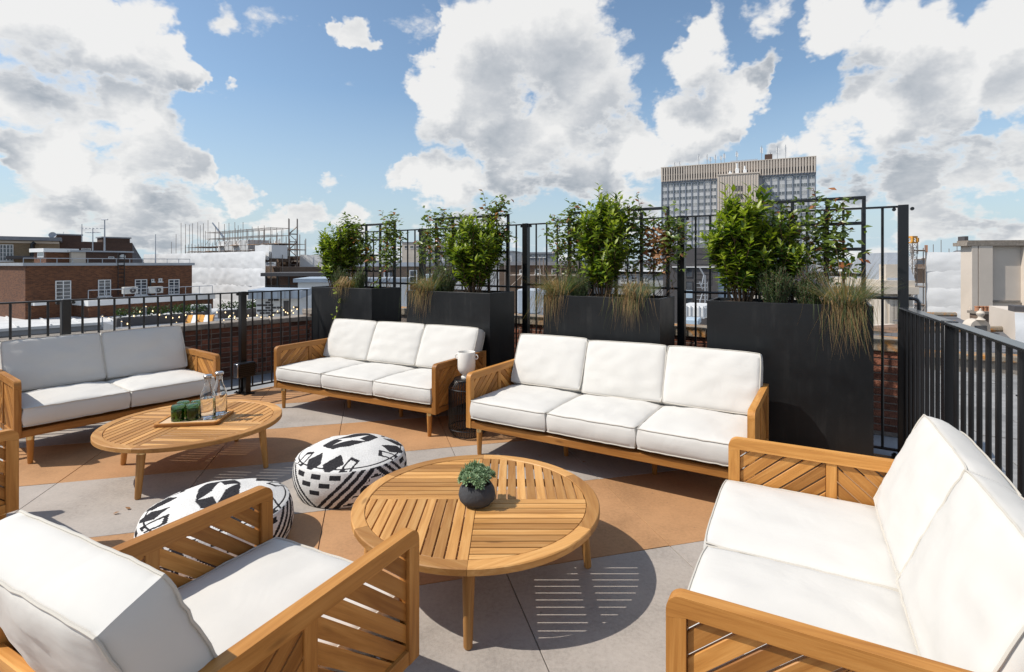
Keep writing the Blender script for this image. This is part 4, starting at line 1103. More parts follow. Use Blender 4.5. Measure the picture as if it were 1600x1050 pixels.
# rightmost planter
shrub(3, 'laurel_shrub', 'large glossy green shrub at the left end of the rightmost planter', -.31, -.02, .96, .26, 18, 13, (.065, .11))
shrub(3, 'laurel_shrub', 'slimmer darker green shrub against the trellis of the rightmost planter', -.02, .05, .72, .16, 7, 14, (.05, .08), .7)
climber(3, 'green climber with copper leaves over the rightmost planter trellis', -.12, .40, 1.38, 1.92, ys[3], 23, 11, sprig=[(.2, 1.93, .12)])
herb(3, 'rosemary', 'dark green rosemary at the foot of the large shrub in the rightmost planter', -.07, -.10, .14, .09, .28, 34, 90)
herb(3, 'lavender', 'lavender with faded purple spikes in the middle of the rightmost planter', .16, -.09, .13, .08, .28, 35, 80, .4)
grass(3, 'long blue-green and straw grass hanging over the right front of the rightmost planter', .38, -.16, 44, 900, (.36, .78), (.06, -.5, 0), .4, .40, 2.3, 30)

# ---------------------------------------------------------------- the city around
M['ground'] = plain('street_ground', (.12, .115, .11), .9, 0., .4, .02)
M['red_brick'] = brickmat('red_brick', (.085, .028, .011), (.19, .070, .026), (.14, .08, .05))
M['dark_brick'] = brickmat('dark_brick', (.065, .032, .023), (.095, .045, .03), (.12, .09, .07))
M['yellow_brick'] = brickmat('yellow_brick', (.22, .15, .08), (.28, .20, .11), (.3, .25, .19))
M['brown_brick'] = brickmat('brown_brick', (.12, .075, .05), (.165, .105, .07), (.2, .16, .125))
M['white_brick'] = brickmat('white_brick', (.80, .79, .77), (.10, .10, .11), (.55, .55, .54), .55, .22)
M['roof_grey'] = plain('roof_grey', (.22, .23, .25), .7, 0., .2, .8)
M['white_roof'] = plain('white_membrane', (.56, .56, .555), .75, 0., .12, .7, bump=.2, bscale=3)
M['white_paint'] = plain('white_paint', (.74, .74, .73), .6, 0., .05, .6)
M['render'] = plain('cream_render', (.60, .52, .44), .9, 0., .10, .35, bump=.2, bscale=3)
M['cream_stone'] = plain('cream_stone', (.56, .49, .41), .9, 0., .12, .5, bump=.2, bscale=2)
M['concrete'] = plain('pale_concrete', (.55, .48, .41), .9, 0., .07, .08)
M['spandrel'] = plain('spandrel_panel', (.47, .475, .48), .7, 0., .12, .2)
M['fin'] = plain('blue_grey_fin', (.18, .205, .245), .6, 0., .08, .1)
m_, t_, b_ = material('window_pane'); M['pane'] = m_
rv_ = t_.add('ShaderNodeObjectInfo').outputs['Random']; ob_ = t_.add('ShaderNodeTexCoord').outputs['Object']
bl_ = t_.add('ShaderNodeMapRange', {0: rv_, 1: .70, 2: .95, 3: 0., 4: .8}).outputs[0]
cv_ = t_.ramp(t_.noise(ob_, 1.3, 3, .6), [(.35, (.02, .025, .032)), (.65, (.09, .105, .125))])
t_.l.new(t_.mix(bl_, cv_, (.42, .41, .39)), b_.inputs['Base Color']); b_.inputs['Roughness'].default_value = .07; b_.inputs['Specular IOR Level'].default_value = .8
M['frame'] = plain('window_frame', (.70, .70, .69), .6, 0., .05, 2)
M['charcoal'] = plain('charcoal_panel', (.075, .068, .068), .6, 0., .12, .3)
M['slate_roof'] = brickmat('slate_roof', (.13, .135, .15), (.17, .17, .18), (.08, .08, .085), .3, .2)
M['tile_roof'] = brickmat('tile_roof', (.24, .15, .10), (.30, .19, .13), (.12, .09, .07), .25, .18)
M['terracotta'] = plain('terracotta', (.42, .19, .10), .9, 0., .15, 4)
M['steel_pole'] = plain('scaffold_steel', (.26, .22, .19), .6, .2, .35, .6)
M['plank'] = plain('scaffold_plank', (.38, .20, .09), .9, 0., .5, .8)
M['orange'] = plain('orange_mast', (.62, .29, .04), .6, 0., .15, 2)
M['sheet'] = plain('scaffold_sheet', (.70, .70, .70), .6, 0., .05, .5, bump=.6, bscale=2.2, spec=.3)
M['ac'] = plain('aircon_case', (.55, .55, .53), .6, 0., .05, 3)
M['duct'] = plain('galvanised_duct', (.42, .47, .53), .45, .3, .1, 2)
M['blue_sheet'] = plain('pale_blue_panel', (.38, .47, .55), .6, 0., .08, 1)
M['hedge'] = leafmat('hedge_leaf', (.02, .045, .01), (.05, .09, .02), .6)
m_, t_, b_ = material('lit_bulb'); M['bulb'] = m_
b_.inputs['Base Color'].default_value = (1, .8, .5, 1); b_.inputs['Emission Color'].default_value = (1, .72, .38, 1); b_.inputs['Emission Strength'].default_value = 2.2

gr = MB(); gr.add([(-9000, -9000, -19), (9000, -9000, -19), (9000, 9000, -19), (-9000, 9000, -19)], [(0, 1, 2, 3)])
tag(gr.build('ground', 'ground', smooth=False, ), kind='structure')

class Fac:
    """a building front: starts where the sight line through px meets distance Y and runs off at angle ang; local x along, y back, z up"""
    def __init__(s, name, label, cat, px, Y, ang, px1=None, width=None, group=None):
        s.O = Vector(((px-800)/F*Y, Y)); s.a = R(ang); s.d = Vector((math.cos(s.a), math.sin(s.a)))
        s.w = s.sx(px1) if px1 is not None else width
        s.r = thing(name, label, cat, (s.O.x, s.O.y, 0), s.a, group)
    def sx(s, px, y=0.):
        O = s.O+Vector((-s.d.y, s.d.x))*y
        u = (px-800)/F; return (u*O.y-O.x)/(s.d.x-u*s.d.y)
    def z(s, px, py, y=0.):
        O = s.O+Vector((-s.d.y, s.d.x))*y
        return EYE-(py-HY)*(O.y+s.d.y*s.sx(px, y))/F
    def box(s, name, mat, x0, x1, y0, y1, z0, z1, parent=None, ch=0.):
        t = MB(); t.box(x0, x1, y0, y1, z0, z1, ch=ch); return t.build(name, mat, parent or s.r, smooth=False)
    def window(s, px0, py0, px1, py1, cols=2, rows=4, y=0., fr=.06, mat='frame', sill=True):
        x0, x1 = s.sx(px0, y), s.sx(px1, y); pm = (px0+px1)/2; z0, z1 = s.z(pm, py1, y), s.z(pm, py0, y)
        return s.win(x0, x1, z0, z1, cols, rows, y, fr, mat, sill)
    def win(s, x0, x1, z0, z1, cols, rows, y=0., fr=.06, mat='frame', sill=True):
        t = MB(); yy = y-.06
        t.box(x0, x0+fr, yy, y-.004, z0, z1); t.box(x1-fr, x1, yy, y-.004, z0, z1); t.box(x0+fr, x1-fr, yy, y-.004, z1-fr, z1); t.box(x0+fr, x1-fr, yy, y-.004, z0, z0+fr)
        for c in range(1, cols):
            xm = x0+(x1-x0)*c/cols; t.box(xm-fr*.5, xm+fr*.5, yy+.003, y-.004, z0+fr, z1-fr)
        for r_ in range(1, rows):
            zm = z0+(z1-z0)*r_/rows; t.box(x0+fr, x1-fr, yy+.012, y-.005, zm-fr*.3, zm+fr*.3)
        if sill: t.box(x0-.06, x1+.06, yy-.05, y-.003, z0-.08, z0-.001)
        o = t.build('window', mat, s.r, smooth=False)
        t = MB(); t.box(x0+fr, x1-fr, y-.022, y-.006, z0+fr, z1-fr); t.build('pane', 'pane', o, smooth=False)
        return o
def scaffold(parent, x0, x1, y0, y1, z0, z1, dx, dz, r=.05, poles=None, mat='steel_pole', planks=True, seed=0):
    rn = random.Random(seed); t = MB(); n = max(1, round((x1-x0)/dx))
    for i in range(n+1):
        x = x0+(x1-x0)*i/n
        for y in (y0, y1): t.tube([(x, y, z0), (x, y, z1+rn.uniform(0, .4)*dz)], r, 5)
    k = 0; z = z0+dz
    while z <= z1+.01:
        for y in (y0, y1): t.tube([(x0, y+.06, z), (x1, y+.06, z)], r*.9, 5)
        for i in range(n+1): x = x0+(x1-x0)*i/n; t.tube([(x, y0, z), (x, y1, z)], r*.8, 4)
        z += dz; k += 1
    for i in range(0, n, 2): x = x0+(x1-x0)*i/n; t.tube([(x, y0, z0), (x+(x1-x0)/n, y0, min(z1, z0+dz))], r*.8, 4)
    tag(t.build('poles', mat, parent), kind='stuff')
    if planks:
        z = z0+dz; 
        while z <= z1+.01:
            p = MB(); p.box(x0, x1, y0+.08, y1-.08, z-.06, z); p.build('deck', 'plank', parent, smooth=False); z += dz
def sheeting(parent, x0, x1, y, z0, z1, seed, bay=2.4, lift=2.0, amp=.22, ragged=0.):
    """draped white sheets: one per lift of the scaffold, bellied between the ties"""
    n = max(1, round((z1-z0)/lift)); nx = max(8, int((x1-x0)/.35)); nz = 9
    for k in range(n):
        a, b = z0+(z1-z0)*k/n, z0+(z1-z0)*(k+1)/n; vs = []
        for j in range(nz+1):
            for i in range(nx+1):
                u, v = i/nx, j/nz; x = x0+(x1-x0)*u; z = a+(b-a)*v-(.12 if j == 0 else 0)
                bay_ = abs(math.sin(math.pi*(x-x0)/bay)); be = math.sin(math.pi*v)**.7
                dy = -amp*(.2+.35*be*(.4+.6*bay_))-amp*.5*abs(noise.noise(Vector((x*.8+z*.9, z*.8-x*.35, seed+k*3.1))))-amp*.4*abs(noise.noise(Vector((x*2.3-z*1.1, z*1.6+x*.6, seed+k))))
                rg = ragged*noise.noise(Vector((z*1.1, seed, 2)))*u if ragged else 0
                vs.append((x+rg, y+dy-.02*(k % 2), z+.05*noise.noise(Vector((x*1.4, k, seed)))))
        t = MB(); t.add(vs, [(j*(nx+1)+i, j*(nx+1)+i+1, (j+1)*(nx+1)+i+1, (j+1)*(nx+1)+i) for j in range(nz) for i in range(nx)])
        link('sheet', t.mesh('sheet', 'sheet', recalc=False, angle=70), parent)
def ladder(f, px, py0, py1, y, wdt=.45, mat='black'):
    x = f.sx(px, y); z0, z1 = f.z(px, py1, y), f.z(px, py0, y); t = MB()
    for s_ in (-1, 1): t.tube([(x+s_*wdt/2, y-.2, z0), (x+s_*wdt/2, y-.2, z1)], .035, 5)
    z = z0+.2
    while z < z1: t.tube([(x-wdt/2, y-.2, z), (x+wdt/2, y-.2, z)], .025, 4); z += .32
    t.build('ladder', mat, f.r)

# --- left: red brick block and its neighbours
f = Fac('brick_building', 'long low red brick block with white windows and flat roof at the left', 'building', 39.5, 38, 60, 300)
zt = f.z(39.5, 411.5); W_ = f.w
f.box('wall', 'red_brick', 0, W_, 0, 7, -19, zt-.18)
f.box('roof_edge', 'lead', -.18, W_+.15, -.18, 7.2, zt-.18, zt+.04)
for a in ((86.2, 438.5, 110.7, 468, 2, 5), (153, 437, 173, 463, 2, 5), (210.5, 436.5, 229.5, 461, 2, 5), (263, 436.5, 280, 460, 2, 5)): f.window(*a)
for a in ((236, 436, 240.5, 440), (247.5, 435, 253, 440)): f.window(*a, cols=1, rows=1)
ladder(f, 187.5, 396, 461, 0)
t = MB(); xs_ = [W_*k/12 for k in range(13)]
for x in xs_: t.tube([(x, .35, zt), (x, .35, zt+.38)], .025, 4)
t.tube([(0, .35, zt+.38), (W_, .35, zt+.38)], .028, 4); t.build('roof_rail', 'lead', f.r)
t = MB(); x = f.sx(234); t.tube([(x, -.12, -5), (x, -.12, f.z(234, 437))], .06, 6); t.build('downpipe', 'black', f.r)
# lower extension
x0, x1 = f.sx(139, -2.6), f.sx(333, -2.6); ze = f.z(236, 464.5, -2.6)
f.box('extension_wall', 'red_brick', x0, x1, -2.6, -.02, -19, ze-.42)
f.box('fascia', 'white_paint', x0-.1, x1+.1, -2.75, -.03, ze-.42, ze)
t = MB()
for k in range(9): t.tube([(x0+(x1-x0)*k/8, -2.5, ze), (x0+(x1-x0)*k/8, -2.5, ze+.75)], .03, 4)
t.tube([(x0, -2.5, ze+.75), (x1, -2.5, ze+.75)], .03, 4); t.build('extension_rail', 'lead', f.r)
x0_, x1_ = f.sx(51, -.3), f.sx(74, -.3); f.box('canopy', 'white_paint', x0_, x1_, -.6, -.02, f.z(60, 477, -.3), f.z(60, 472, -.3))
rb = f
def ac_unit(label, px, py, Y, rz, wd=1.0, hg=.8, z=None):
    p = Vector(((px-800)/F*Y, Y)); zz = EYE-(py-HY)*Y/F
    a = thing('aircon_unit', label, 'air conditioner', (p.x, p.y, zz), R(rz), 'air conditioners')
    t = MB(); t.box(-wd/2, wd/2, -.2, .2, 0, hg, ch=.02); t.build('case', 'ac', a)
    t = MB(); t.tube([(wd*.12, -.215, hg*.5), (wd*.12, -.201, hg*.5)], hg*.40, 24); fan = t.build('fan_grille', 'charcoal', a)
    t = MB(); t.tube([(wd*.12, -.222, hg*.5), (wd*.12, -.2155, hg*.5)], hg*.09, 12); t.build('fan_hub', 'ac', fan)
ac_unit('small fan unit on the extension roof under the third white window', 203, 459, 42.1, 60, 1.0, .55)
ac_unit('small fan unit on the extension roof under the fourth white window', 243, 458, 44, 60, 1.0, .55)
# roof-top stair houses
f = Fac('stair_house', 'small brick stair house with white roof edge on the red brick block', 'building', 72, 43, 60, 119)
zt = f.z(72, 388)
f.box('wall', 'red_brick', 0, f.w, 0, 2.4, .5, zt-.3); f.box('roof_edge', 'white_paint', -.25, f.w+.1, -.25, 2.6, zt-.3, zt)
t = MB(); t.box(-.05, -.003, .35, 1.6, f.z(66, 402), f.z(66, 391.5)); o = t.build('window', 'frame', f.r); t = MB(); t.box(-.056, -.051, .5, 1.45, f.z(66, 402)+.12, f.z(66, 391.5)-.12); t.build('pane', 'pane', o)
f = Fac('plant_room', 'long dark plant room with cream end wall beside the stair house', 'building', 134, 45, 60, 201)
zt = f.z(134, 391.5)
f.box('wall', 'dark_brick', 0, f.w, 0, 3, .5, zt-.12); f.box('roof_edge', 'lead', -1.2, f.w+.3, -.3, 3.2, zt-.12, zt)
f.box('end_wall', 'cream_stone', -1.0, -.003, .0, 2.6, .5, zt-.125); f.window(169, 401, 178, 404, 1, 1, 0., .04, sill=False)
t = MB(); x = f.sx(190); t.tube([(x, -.08, zt-.5), (x, -.25, zt-.5)], .22, 10); t.build('lamp', 'ac', f.r)
f = Fac('yellow_brick_building', 'yellow brick building with tall sash windows at the far left edge', 'building', -60, 48, 40, 92)
zt = f.z(40, 370)
f.box('wall', 'yellow_brick', 0, f.w, 0, 9, -19, zt-.35); f.box('roof_edge', 'roof_grey', -.3, f.w+.2, -.4, 9.3, zt-.35, zt); f.box('string_course', 'cream_stone', -.02, f.w+.02, -.12, -.003, f.z(40, 380), f.z(40, 376.5))
f.window(-1, 382, 21, 408, 4, 4); f.window(-12, 425, 11.5, 452, 3, 4); f.window(-45, 382, -22, 408, 4, 4)
t = MB(); x = f.sx(51); t.tube([(x, -.4, f.z(51, 400)), (x, -.4, f.z(51, 382)), (x+.2, -.4, f.z(51, 379))], .18, 8); t.build('flue', 'black', f.r)
t = MB(); x = f.sx(40); t.box(x-1.3, x+1.6, -1.2, -.3, f.z(40, 405), f.z(40, 400), ch=.05); t.build('roof_plant', 'charcoal', f.r)
f = Fac('dark_brick_building', 'dark brown brick building with two chimney blocks behind the plant room', 'building', 90, 56, 52, 207)
zt = f.z(150, 378)
f.box('wall', 'dark_brick', 0, f.w, 0, 10, -19, zt)
t = MB(); t.prism([(f.w, -19), (f.w+1.4, -19), (f.w+1.2, zt-2.4), (f.w, zt-.05)], 0, 9.9, mat=Matrix(((1, 0, 0, 0), (0, 0, 1, 0), (0, 1, 0, 0), (0, 0, 0, 1)))); t.build('sloping_end', 'slate_roof', f.r, smooth=False)
for a, b, p in ((90, 128, 367), (161, 204, 371.5)):
    q = f.box('chimney_block', 'dark_brick', f.sx(a), f.sx(b), .2, 2.2, zt, f.z(a, p)); f.box('block_cap', 'roof_grey', f.sx(a)-.12, f.sx(b)+.12, .1, 2.3, f.z(a, p), f.z(a, p)+.14, q)
f.window(127, 388, 142, 391, 1, 1, sill=False)
def mast(name, label, px, py0, py1, Y, kind, r=.05):
    p = Vector(((px-800)/F*Y, Y)); z0 = EYE-(py1-HY)*Y/F; z1 = EYE-(py0-HY)*Y/F; a = thing(name, label, 'antenna', (p.x, p.y, z0), 0, 'roof antennas'); H = z1-z0
    t = MB(); t.tube([(0, 0, 0), (0, 0, H)], [r, r*.6], 6); t.build('pole', 'lead', a)
    if kind == 'yagi':
        for zz, wd in ((H*.97, .8), (H*.80, .5)):
            t = MB(); t.tube([(-wd, 0, zz), (wd, 0, zz)], .035, 5)
            for k in range(6): t.tube([(-wd+wd*2*k/5, -.22, zz), (-wd+wd*2*k/5, .22, zz)], .02, 4)
            t.build('aerial', 'lead', a)
    if kind == 'cap': t = MB(); t.tube([(-.28, 0, H), (.28, 0, H)], .06, 6); t.build('crossbar', 'lead', a)
mast('roof_mast', 'plain thin mast on the left chimney block', 128, 350, 378, 55, '')
mast('television_aerial', 'television aerial with two crossbars above the plant room', 145, 356, 393, 46, 'yagi')
mast('roof_mast', 'tall mast with short crossbar right of the television aerial', 163.5, 343, 393, 47, 'cap', .07)
mast('roof_mast', 'thin white mast in front of the sheeted scaffold', 243, 366, 412, 50, '')
p = Vector(((82-800)/F*54, 54)); a = thing('satellite_dish', 'round grey satellite dish left of the chimney block', 'satellite dish', (p.x, p.y, EYE+(411-371)*54/F))
t = MB(); t.lathe([(.02, -.12), (.18, -.10), (.30, -.02), (.32, .02), (.28, .0), (.02, -.1)], 20); o = t.build('dish', 'lead', a, (0, 0, .25), (R(70), 0, R(30))); t = MB(); t.tube([(0, 0, -.6), (0, 0, .2)], .04, 6); t.build('stand', 'lead', a)
# white flat roof in front of the red block
f = Fac('white_flat_roof', 'long white flat roof with raised seams in front of the red brick block', 'roof', -90, 31, 47, 330)
zr = f.z(100, 507)
f.box('wall', 'roof_grey', 0, f.w, .3, 13, -19, zr-.5); f.box('membrane', 'white_roof', -.2, f.w+.2, -.1, 13.1, zr-.18, zr); f.box('gutter', 'roof_grey', 0, f.w, .05, .29, zr-.5, zr-.19)
k = 0
while k*1.6 < f.w: f.box('seam', 'white_roof', k*1.6, k*1.6+.09, 0, 13, zr, zr+.09); k += 1
f.box('kerb', 'white_roof', 0, f.w, 12.6, 13.05, zr, zr+.35)
f.box('vent_strip', 'lead', f.sx(70, 9), f.sx(125, 9), 12.0, 12.5, zr, zr+.9)
# roof garden: hedge boxes, chairs, string lights, fan unit
def hedge_box(label, px, py, Y, L, rz, seed):
    p = Vector(((px-800)/F*Y, Y)); zz = EYE-(py-HY)*Y/F; a = thing('hedge_box', label, 'hedge', (p.x, p.y, zz), R(rz), 'roof garden hedges')
    t = MB(); t.box(0, L, 0, .5, 0, .45, ch=.02); t.build('trough', 'charcoal', a); lf = MB(seed); rn = random.Random(seed)
    for i in range(int(L*170)): lf.leaf(Vector((rn.uniform(0, L), rn.uniform(.0, .5), .45+.5*rn.random()**.7*(.7+.3*math.sin(i)))), rdir(rn, 0, 1.3), rdir(rn, .3, 1.4), rn.uniform(.1, .18), .08)
    link('foliage', lf.mesh('foliage', 'hedge', recalc=False), a)
hedge_box('green hedge trough at the left of the roof garden', 182, 511, 27, 4.2, 48, 1)
hedge_box('green hedge trough in the middle of the roof garden', 268, 505, 30, 2.0, 48, 2)
hedge_box('green hedge trough at the right of the roof garden beside the tiled shed', 345, 498, 30, 2.4, 48, 3)
hedge_box('small green hedge trough just left of the tiled shed', 384, 496, 30, 1.3, 48, 4)
f = Fac('roof_deck', 'grey roof terrace deck with lights, hedges and chairs', 'roof', 160, 24, 48, 402)
zd = f.z(300, 512); f.box('deck', 'roof_grey', 1.2, f.w, 0, 6.5, -19, zd); DECK = zd
ac_unit('large white fan unit on the roof terrace behind the string lights', 314.5, 497.5, 31, 20, 1.0, .82)
for (px, lb) in ((303, 'folded orange and white deckchair beside the fan unit'), (322, 'folded orange and white deckchair in front of the fan unit')):
    p = Vector(((px-800)/F*27, 27)); a = thing('deckchair', lb, 'deckchair', (p.x, p.y, EYE-(508-HY)*27/F), R(25), 'roof garden deckchairs')
    for k, (nm, mt) in enumerate((('cloth', 'orange'), ('cloth', 'white_paint'), ('cloth', 'orange'))):
        t = MB(); t.box(-.3+.2*k+.005, -.3+.2*k+.195, -.7, .7, .25, .27); t.build(nm, mt, a, rot=(R(18), 0, 0))
    t = MB(); t.tube([(-.32, -.75, .0), (-.32, .7, .45)], .03, 5); t.tube([(.32, -.75, .0), (.32, .7, .45)], .03, 5); t.tube([(-.32, .4, 0), (-.32, -.3, .3)], .03, 5); t.build('frame', 'plank', a)
for (px, py, Y, L, lb) in ((345, 489, 34, 3.4, 'low white sheeted skylight beside the fan unit'), (430, 500, 46, 3.0, 'pale curved skylight left of the tiled shed')):
    p = Vector(((px-800)/F*Y, Y)); a = thing('skylight', lb, 'skylight', (p.x, p.y, EYE-(py-HY)*Y/F-.3), R(48), 'skylights'); t = MB(); n = 8
    pr = [(-.75, 0)]+[(-.75*math.cos(math.pi*k/n), .3+.32*math.sin(math.pi*k/n)) for k in range(n+1)]+[(.75, 0)]
    vs = [(x, y, z) for x in (-L/2, L/2) for y, z in pr]; m = len(pr); t.add(vs, [tuple(range(m)), tuple(range(2*m-1, m-1, -1))]+[(i, (i+1) % m, m+(i+1) % m, m+i) for i in range(m)]); t.build('cover', 'white_roof', a)
sl_ = thing('string_lights', 'string of small warm lit bulbs over the roof terrace', 'string lights', (0, 0, 0)); rn = random.Random(3)
anch = [(160, 492, 27), (228, 477, 28), (300, 486, 29), (345, 480, 30), (395, 487, 30), (440, 478, 30), (462, 472, 30)]
anch2 = [(190, 500, 27), (250, 487, 29), (310, 494, 29), (365, 487, 30), (378, 492, 31), (430, 486, 31), (470, 474, 30)]
bm_ = MB(); bm_.lathe([(.01, .05), (.015, .035), (.032, 0), (.022, -.032), (.004, -.042)], 8); bm_ = bm_.mesh('bulb', 'bulb')
for an in (anch, anch2):
    pts = []
    for (a, b) in zip(an[:-1], an[1:]):
        A = Vector(((a[0]-800)/F*a[2], a[2], EYE-(a[1]-HY)*a[2]/F)); B = Vector(((b[0]-800)/F*b[2], b[2], EYE-(b[1]-HY)*b[2]/F))
        for k in range(7):
            q = A.lerp(B, k/7); q.z -= .9*math.sin(math.pi*k/7)*.5; pts.append(q); link('bulb', bm_, sl_, q-Vector((0, 0, .07)))
        t = MB(); t.tube([(A.x, A.y, DECK), A], .03, 5); t.build('pole', 'lead', sl_)
    t = MB(); t.tube(pts, .012, 4); t.build('cable', 'black', sl_)
# tiled shed and white wall building
f = Fac('tiled_shed', 'small shed of white and black blocks with a grey metal roof', 'shed', 400, 30, 12, 467)
z0, z1 = f.z(430, 512), f.z(430, 466)
f.box('wall', 'white_paint', 0, f.w, .06, 3, -19, z1)
rn = random.Random(2); bh_ = .15; bw_ = .30; row = 0; ms = {}
dx0, dx1 = f.sx(443), f.sx(451)
z = z1-.02-bh_; cnt = 0
while z > f.z(430, 503):
    x = .02+(bw_*.5 if row % 2 else 0)
    while x+bw_ < f.w:
        if not (dx0-.05 < x+bw_/2 < dx1+.1 and z < f.z(446, 470)) and rn.random() < .5 and cnt < 290:
            if 'b' not in ms: t = MB(); t.box(.02, bw_-.02, .03, .0595, .02, bh_-.02); ms['b'] = t.mesh('block', 'charcoal', smooth=False)
            link('block', ms['b'], f.r, (x, 0, z)); cnt += 1
        x += bw_
    z -= bh_; row += 1
f.box('door', 'charcoal', dx0, dx1, .0, .0595, f.z(446, 504), f.z(446, 470))
t = MB(); t.prism([(-.3, z1), (f.w+.2, z1), (f.w+.2, z1+.42), (-.3, z1+.5)], -.5, 3.2, mat=Matrix(((1, 0, 0, 0), (0, 0, 1, 0), (0, 1, 0, 0), (0, 0, 0, 1)))); ro = t.build('roof', 'duct', f.r, smooth=False)
for k in range(8): f.box('roof_seam', 'lead', -.2+k*(f.w+.3)/7.2, -.2+k*(f.w+.3)/7.2+.06, -.53, -.5005, z1+.02, z1+.46, ro)
f = Fac('white_wall_building', 'plain white walled roof building with grey roof behind the leftmost planter', 'building', 465.5, 36, 10, 640)
zt = f.z(470, 441); f.box('wall', 'white_paint', 0, f.w, 0, 5, -19, zt); f.box('roof_edge', 'duct', -.25, f.w, -.3, 5.3, zt, zt+.25)
f = Fac('dark_canopy', 'long flat black roof canopy on posts in front of the brown scaffold', 'canopy', 407, 44, 8, 560)
zt = f.z(420, 426.5); f.box('roof', 'charcoal', 0, f.w, 0, 6, zt-.28, zt); f.box('back_wall', 'dark_brick', .3, f.w, 4.5, 5, -19, zt-.285)
for k in range(9): f.box('post', 'black', .3+k*(f.w-.6)/8, .42+k*(f.w-.6)/8, .2, .32, zt-2.2, zt-.285)
f.box('rail', 'black', .3, f.w-.1, .21, .29, zt-1.15, zt-1.05); f.box('floor', 'white_roof', 0, f.w, -3, 4.4, zt-2.4, zt-2.2); f.box('plank', 'plank', 2, 6.5, 1.2, 1.5, zt-1.5, zt-1.35)
# sheeted scaffold building
f = Fac('sheeted_scaffold', 'long building wrapped in white scaffold sheeting at the left', 'scaffolding', 226, 68, -38, 416)
zt = f.z(300, 395.5); W_ = f.w
f.box('wall', 'brown_brick', .5, W_-.3, 1.5, 14, -19, zt-1.5)
sheeting(f.r, 0, W_, 0, zt-8.0, zt, 4, 2.4, 1.6, .17)
scaffold(f.r, f.sx(258), f.sx(400), 2.2, 5.0, zt-.3, zt+1.1, 1.0, .55, .026, planks=False, seed=3); scaffold(f.r, f.sx(283), f.sx(382), 2.6, 4.6, zt+1.0, zt+2.5, 1.3, .75, .026, planks=False, seed=6)
rn = random.Random(9)
for k in range(26):
    xx = rn.uniform(f.sx(258), f.sx(395)); f.box('board', rn.choice(('plank', 'steel_pole', 'white_paint')), xx, xx+rn.uniform(.8, 2.2), 2.3, 4.6, *((lambda q: (q, q+.07))(zt+.25+rn.choice((0, .55)))))
t = MB(); rn = random.Random(7)
for px, top in ((283, 348), (290, 350), (296, 351), (301, 349), (309, 347), (313, 352), (318, 349), (325, 344), (337, 354), (342, 347), (351, 350), (358, 348), (367, 347), (372, 352), (380, 347), (387, 358), (394, 360), (405, 361), (412, 360), (425, 360), (433, 364), (440, 359), (275, 366), (268, 378)):
    x = f.sx(px, 4); yy = 4; t.tube([(x, yy, zt-.5), (x+rn.uniform(-.05, .05), yy, f.z(px, top, 4))], .03, 5)
tag(t.build('standards', 'steel_pole', f.r), kind='stuff')
f.box('parapet', 'brown_brick', f.sx(345, 2), f.sx(398, 2), 5.2, 5.6, zt-1, zt+.6); f.box('deck', 'white_roof', f.sx(345, 3), f.sx(392, 3), 2.7, 5, zt+.2, zt+1.4)
f2 = Fac('sheeted_hoist_box', 'square white sheeted box on top of the sheeted scaffold', 'scaffolding', 399, 50, -30, 421)
z0 = f2.z(405, 404); z1 = f2.z(405, 383); f2.box('core', 'sheet', .1, f2.w-.1, .3, 2, z0, z1); sheeting(f2.r, 0, f2.w, 0, z0, z1, 9, 1.6, 1.6, .08)
scaffold(f2.r, -1.6, f2.w, .2, 1.4, z0-2.8, z0, 1., 1.4, .035, planks=False, seed=5)
f = Fac('brown_scaffold', 'brown brick building under open rusty scaffolding with orange planks', 'scaffolding', 421, 60, -10, 470)
zt = f.z(440, 400); f.box('wall', 'brown_brick', 0, f.w, 1.2, 9, -19, zt); scaffold(f.r, .2, f.w, -.2, 1.0, f.z(440, 426), f.z(440, 374), 1.1, 1.3, .045, seed=8)
def lattice(name, label, px, py0, py1, Y, wd, mat, top=None, rz=20):
    p = Vector(((px-800)/F*Y, Y)); z0 = EYE-(py1-HY)*Y/F; z1 = EYE-(py0-HY)*Y/F; a = thing(name, label, 'hoist', (p.x, p.y, 0), R(rz))
    t = MB(); h_ = wd/2
    for x in (-h_, h_):
        for y in (-h_, h_): t.tube([(x, y, z0), (x, y, z1)], wd*.07, 5)
    z = z0; k = 0
    while z+wd < z1:
        for y in (-h_, h_):
            t.tube([(-h_, y, z), (h_, y, z)], wd*.045, 4); t.tube([(-h_ if k % 2 else h_, y, z), (h_ if k % 2 else -h_, y, z+wd)], wd*.04, 4)
        for x in (-h_, h_): t.tube([(x, -h_, z), (x, h_, z)], wd*.045, 4); t.tube([(x, -h_ if k % 2 else h_, z), (x, h_ if k % 2 else -h_, z+wd)], wd*.04, 4)
        z += wd; k += 1
    t.build('mast', mat, a)
    if top: t = MB(); t.box(-h_*1.15, h_*1.15, -h_*1.15, h_*1.15, z1-top, z1-top*.85); t.box(-h_*1.15, h_*1.15, -h_*1.15, h_*1.15, z1-.12, z1); [t.box(sx*h_*1.1-.06, sx*h_*1.1+.06, sy*h_*1.1-.06, sy*h_*1.1+.06, z1-top*.85, z1-.12) for sx in (-1, 1) for sy in (-1, 1)]; t.build('head', 'orange', a)
lattice('hoist_tower', 'dark lattice hoist tower rising from the brown scaffold', 458, 342, 426, 58, .85, 'steel_pole')
f = Fac('small_sheeted_wall', 'white sheeted wall just left of the leftmost planter', 'scaffolding', 469, 55, -12, 545)
sheeting(f.r, 0, f.w, 0, f.z(480, 430), f.z(480, 398), 13, 2.2, 2.2, .1); f.box('wall', 'brown_brick', .1, f.w, .4, 6, -19, f.z(480, 399))
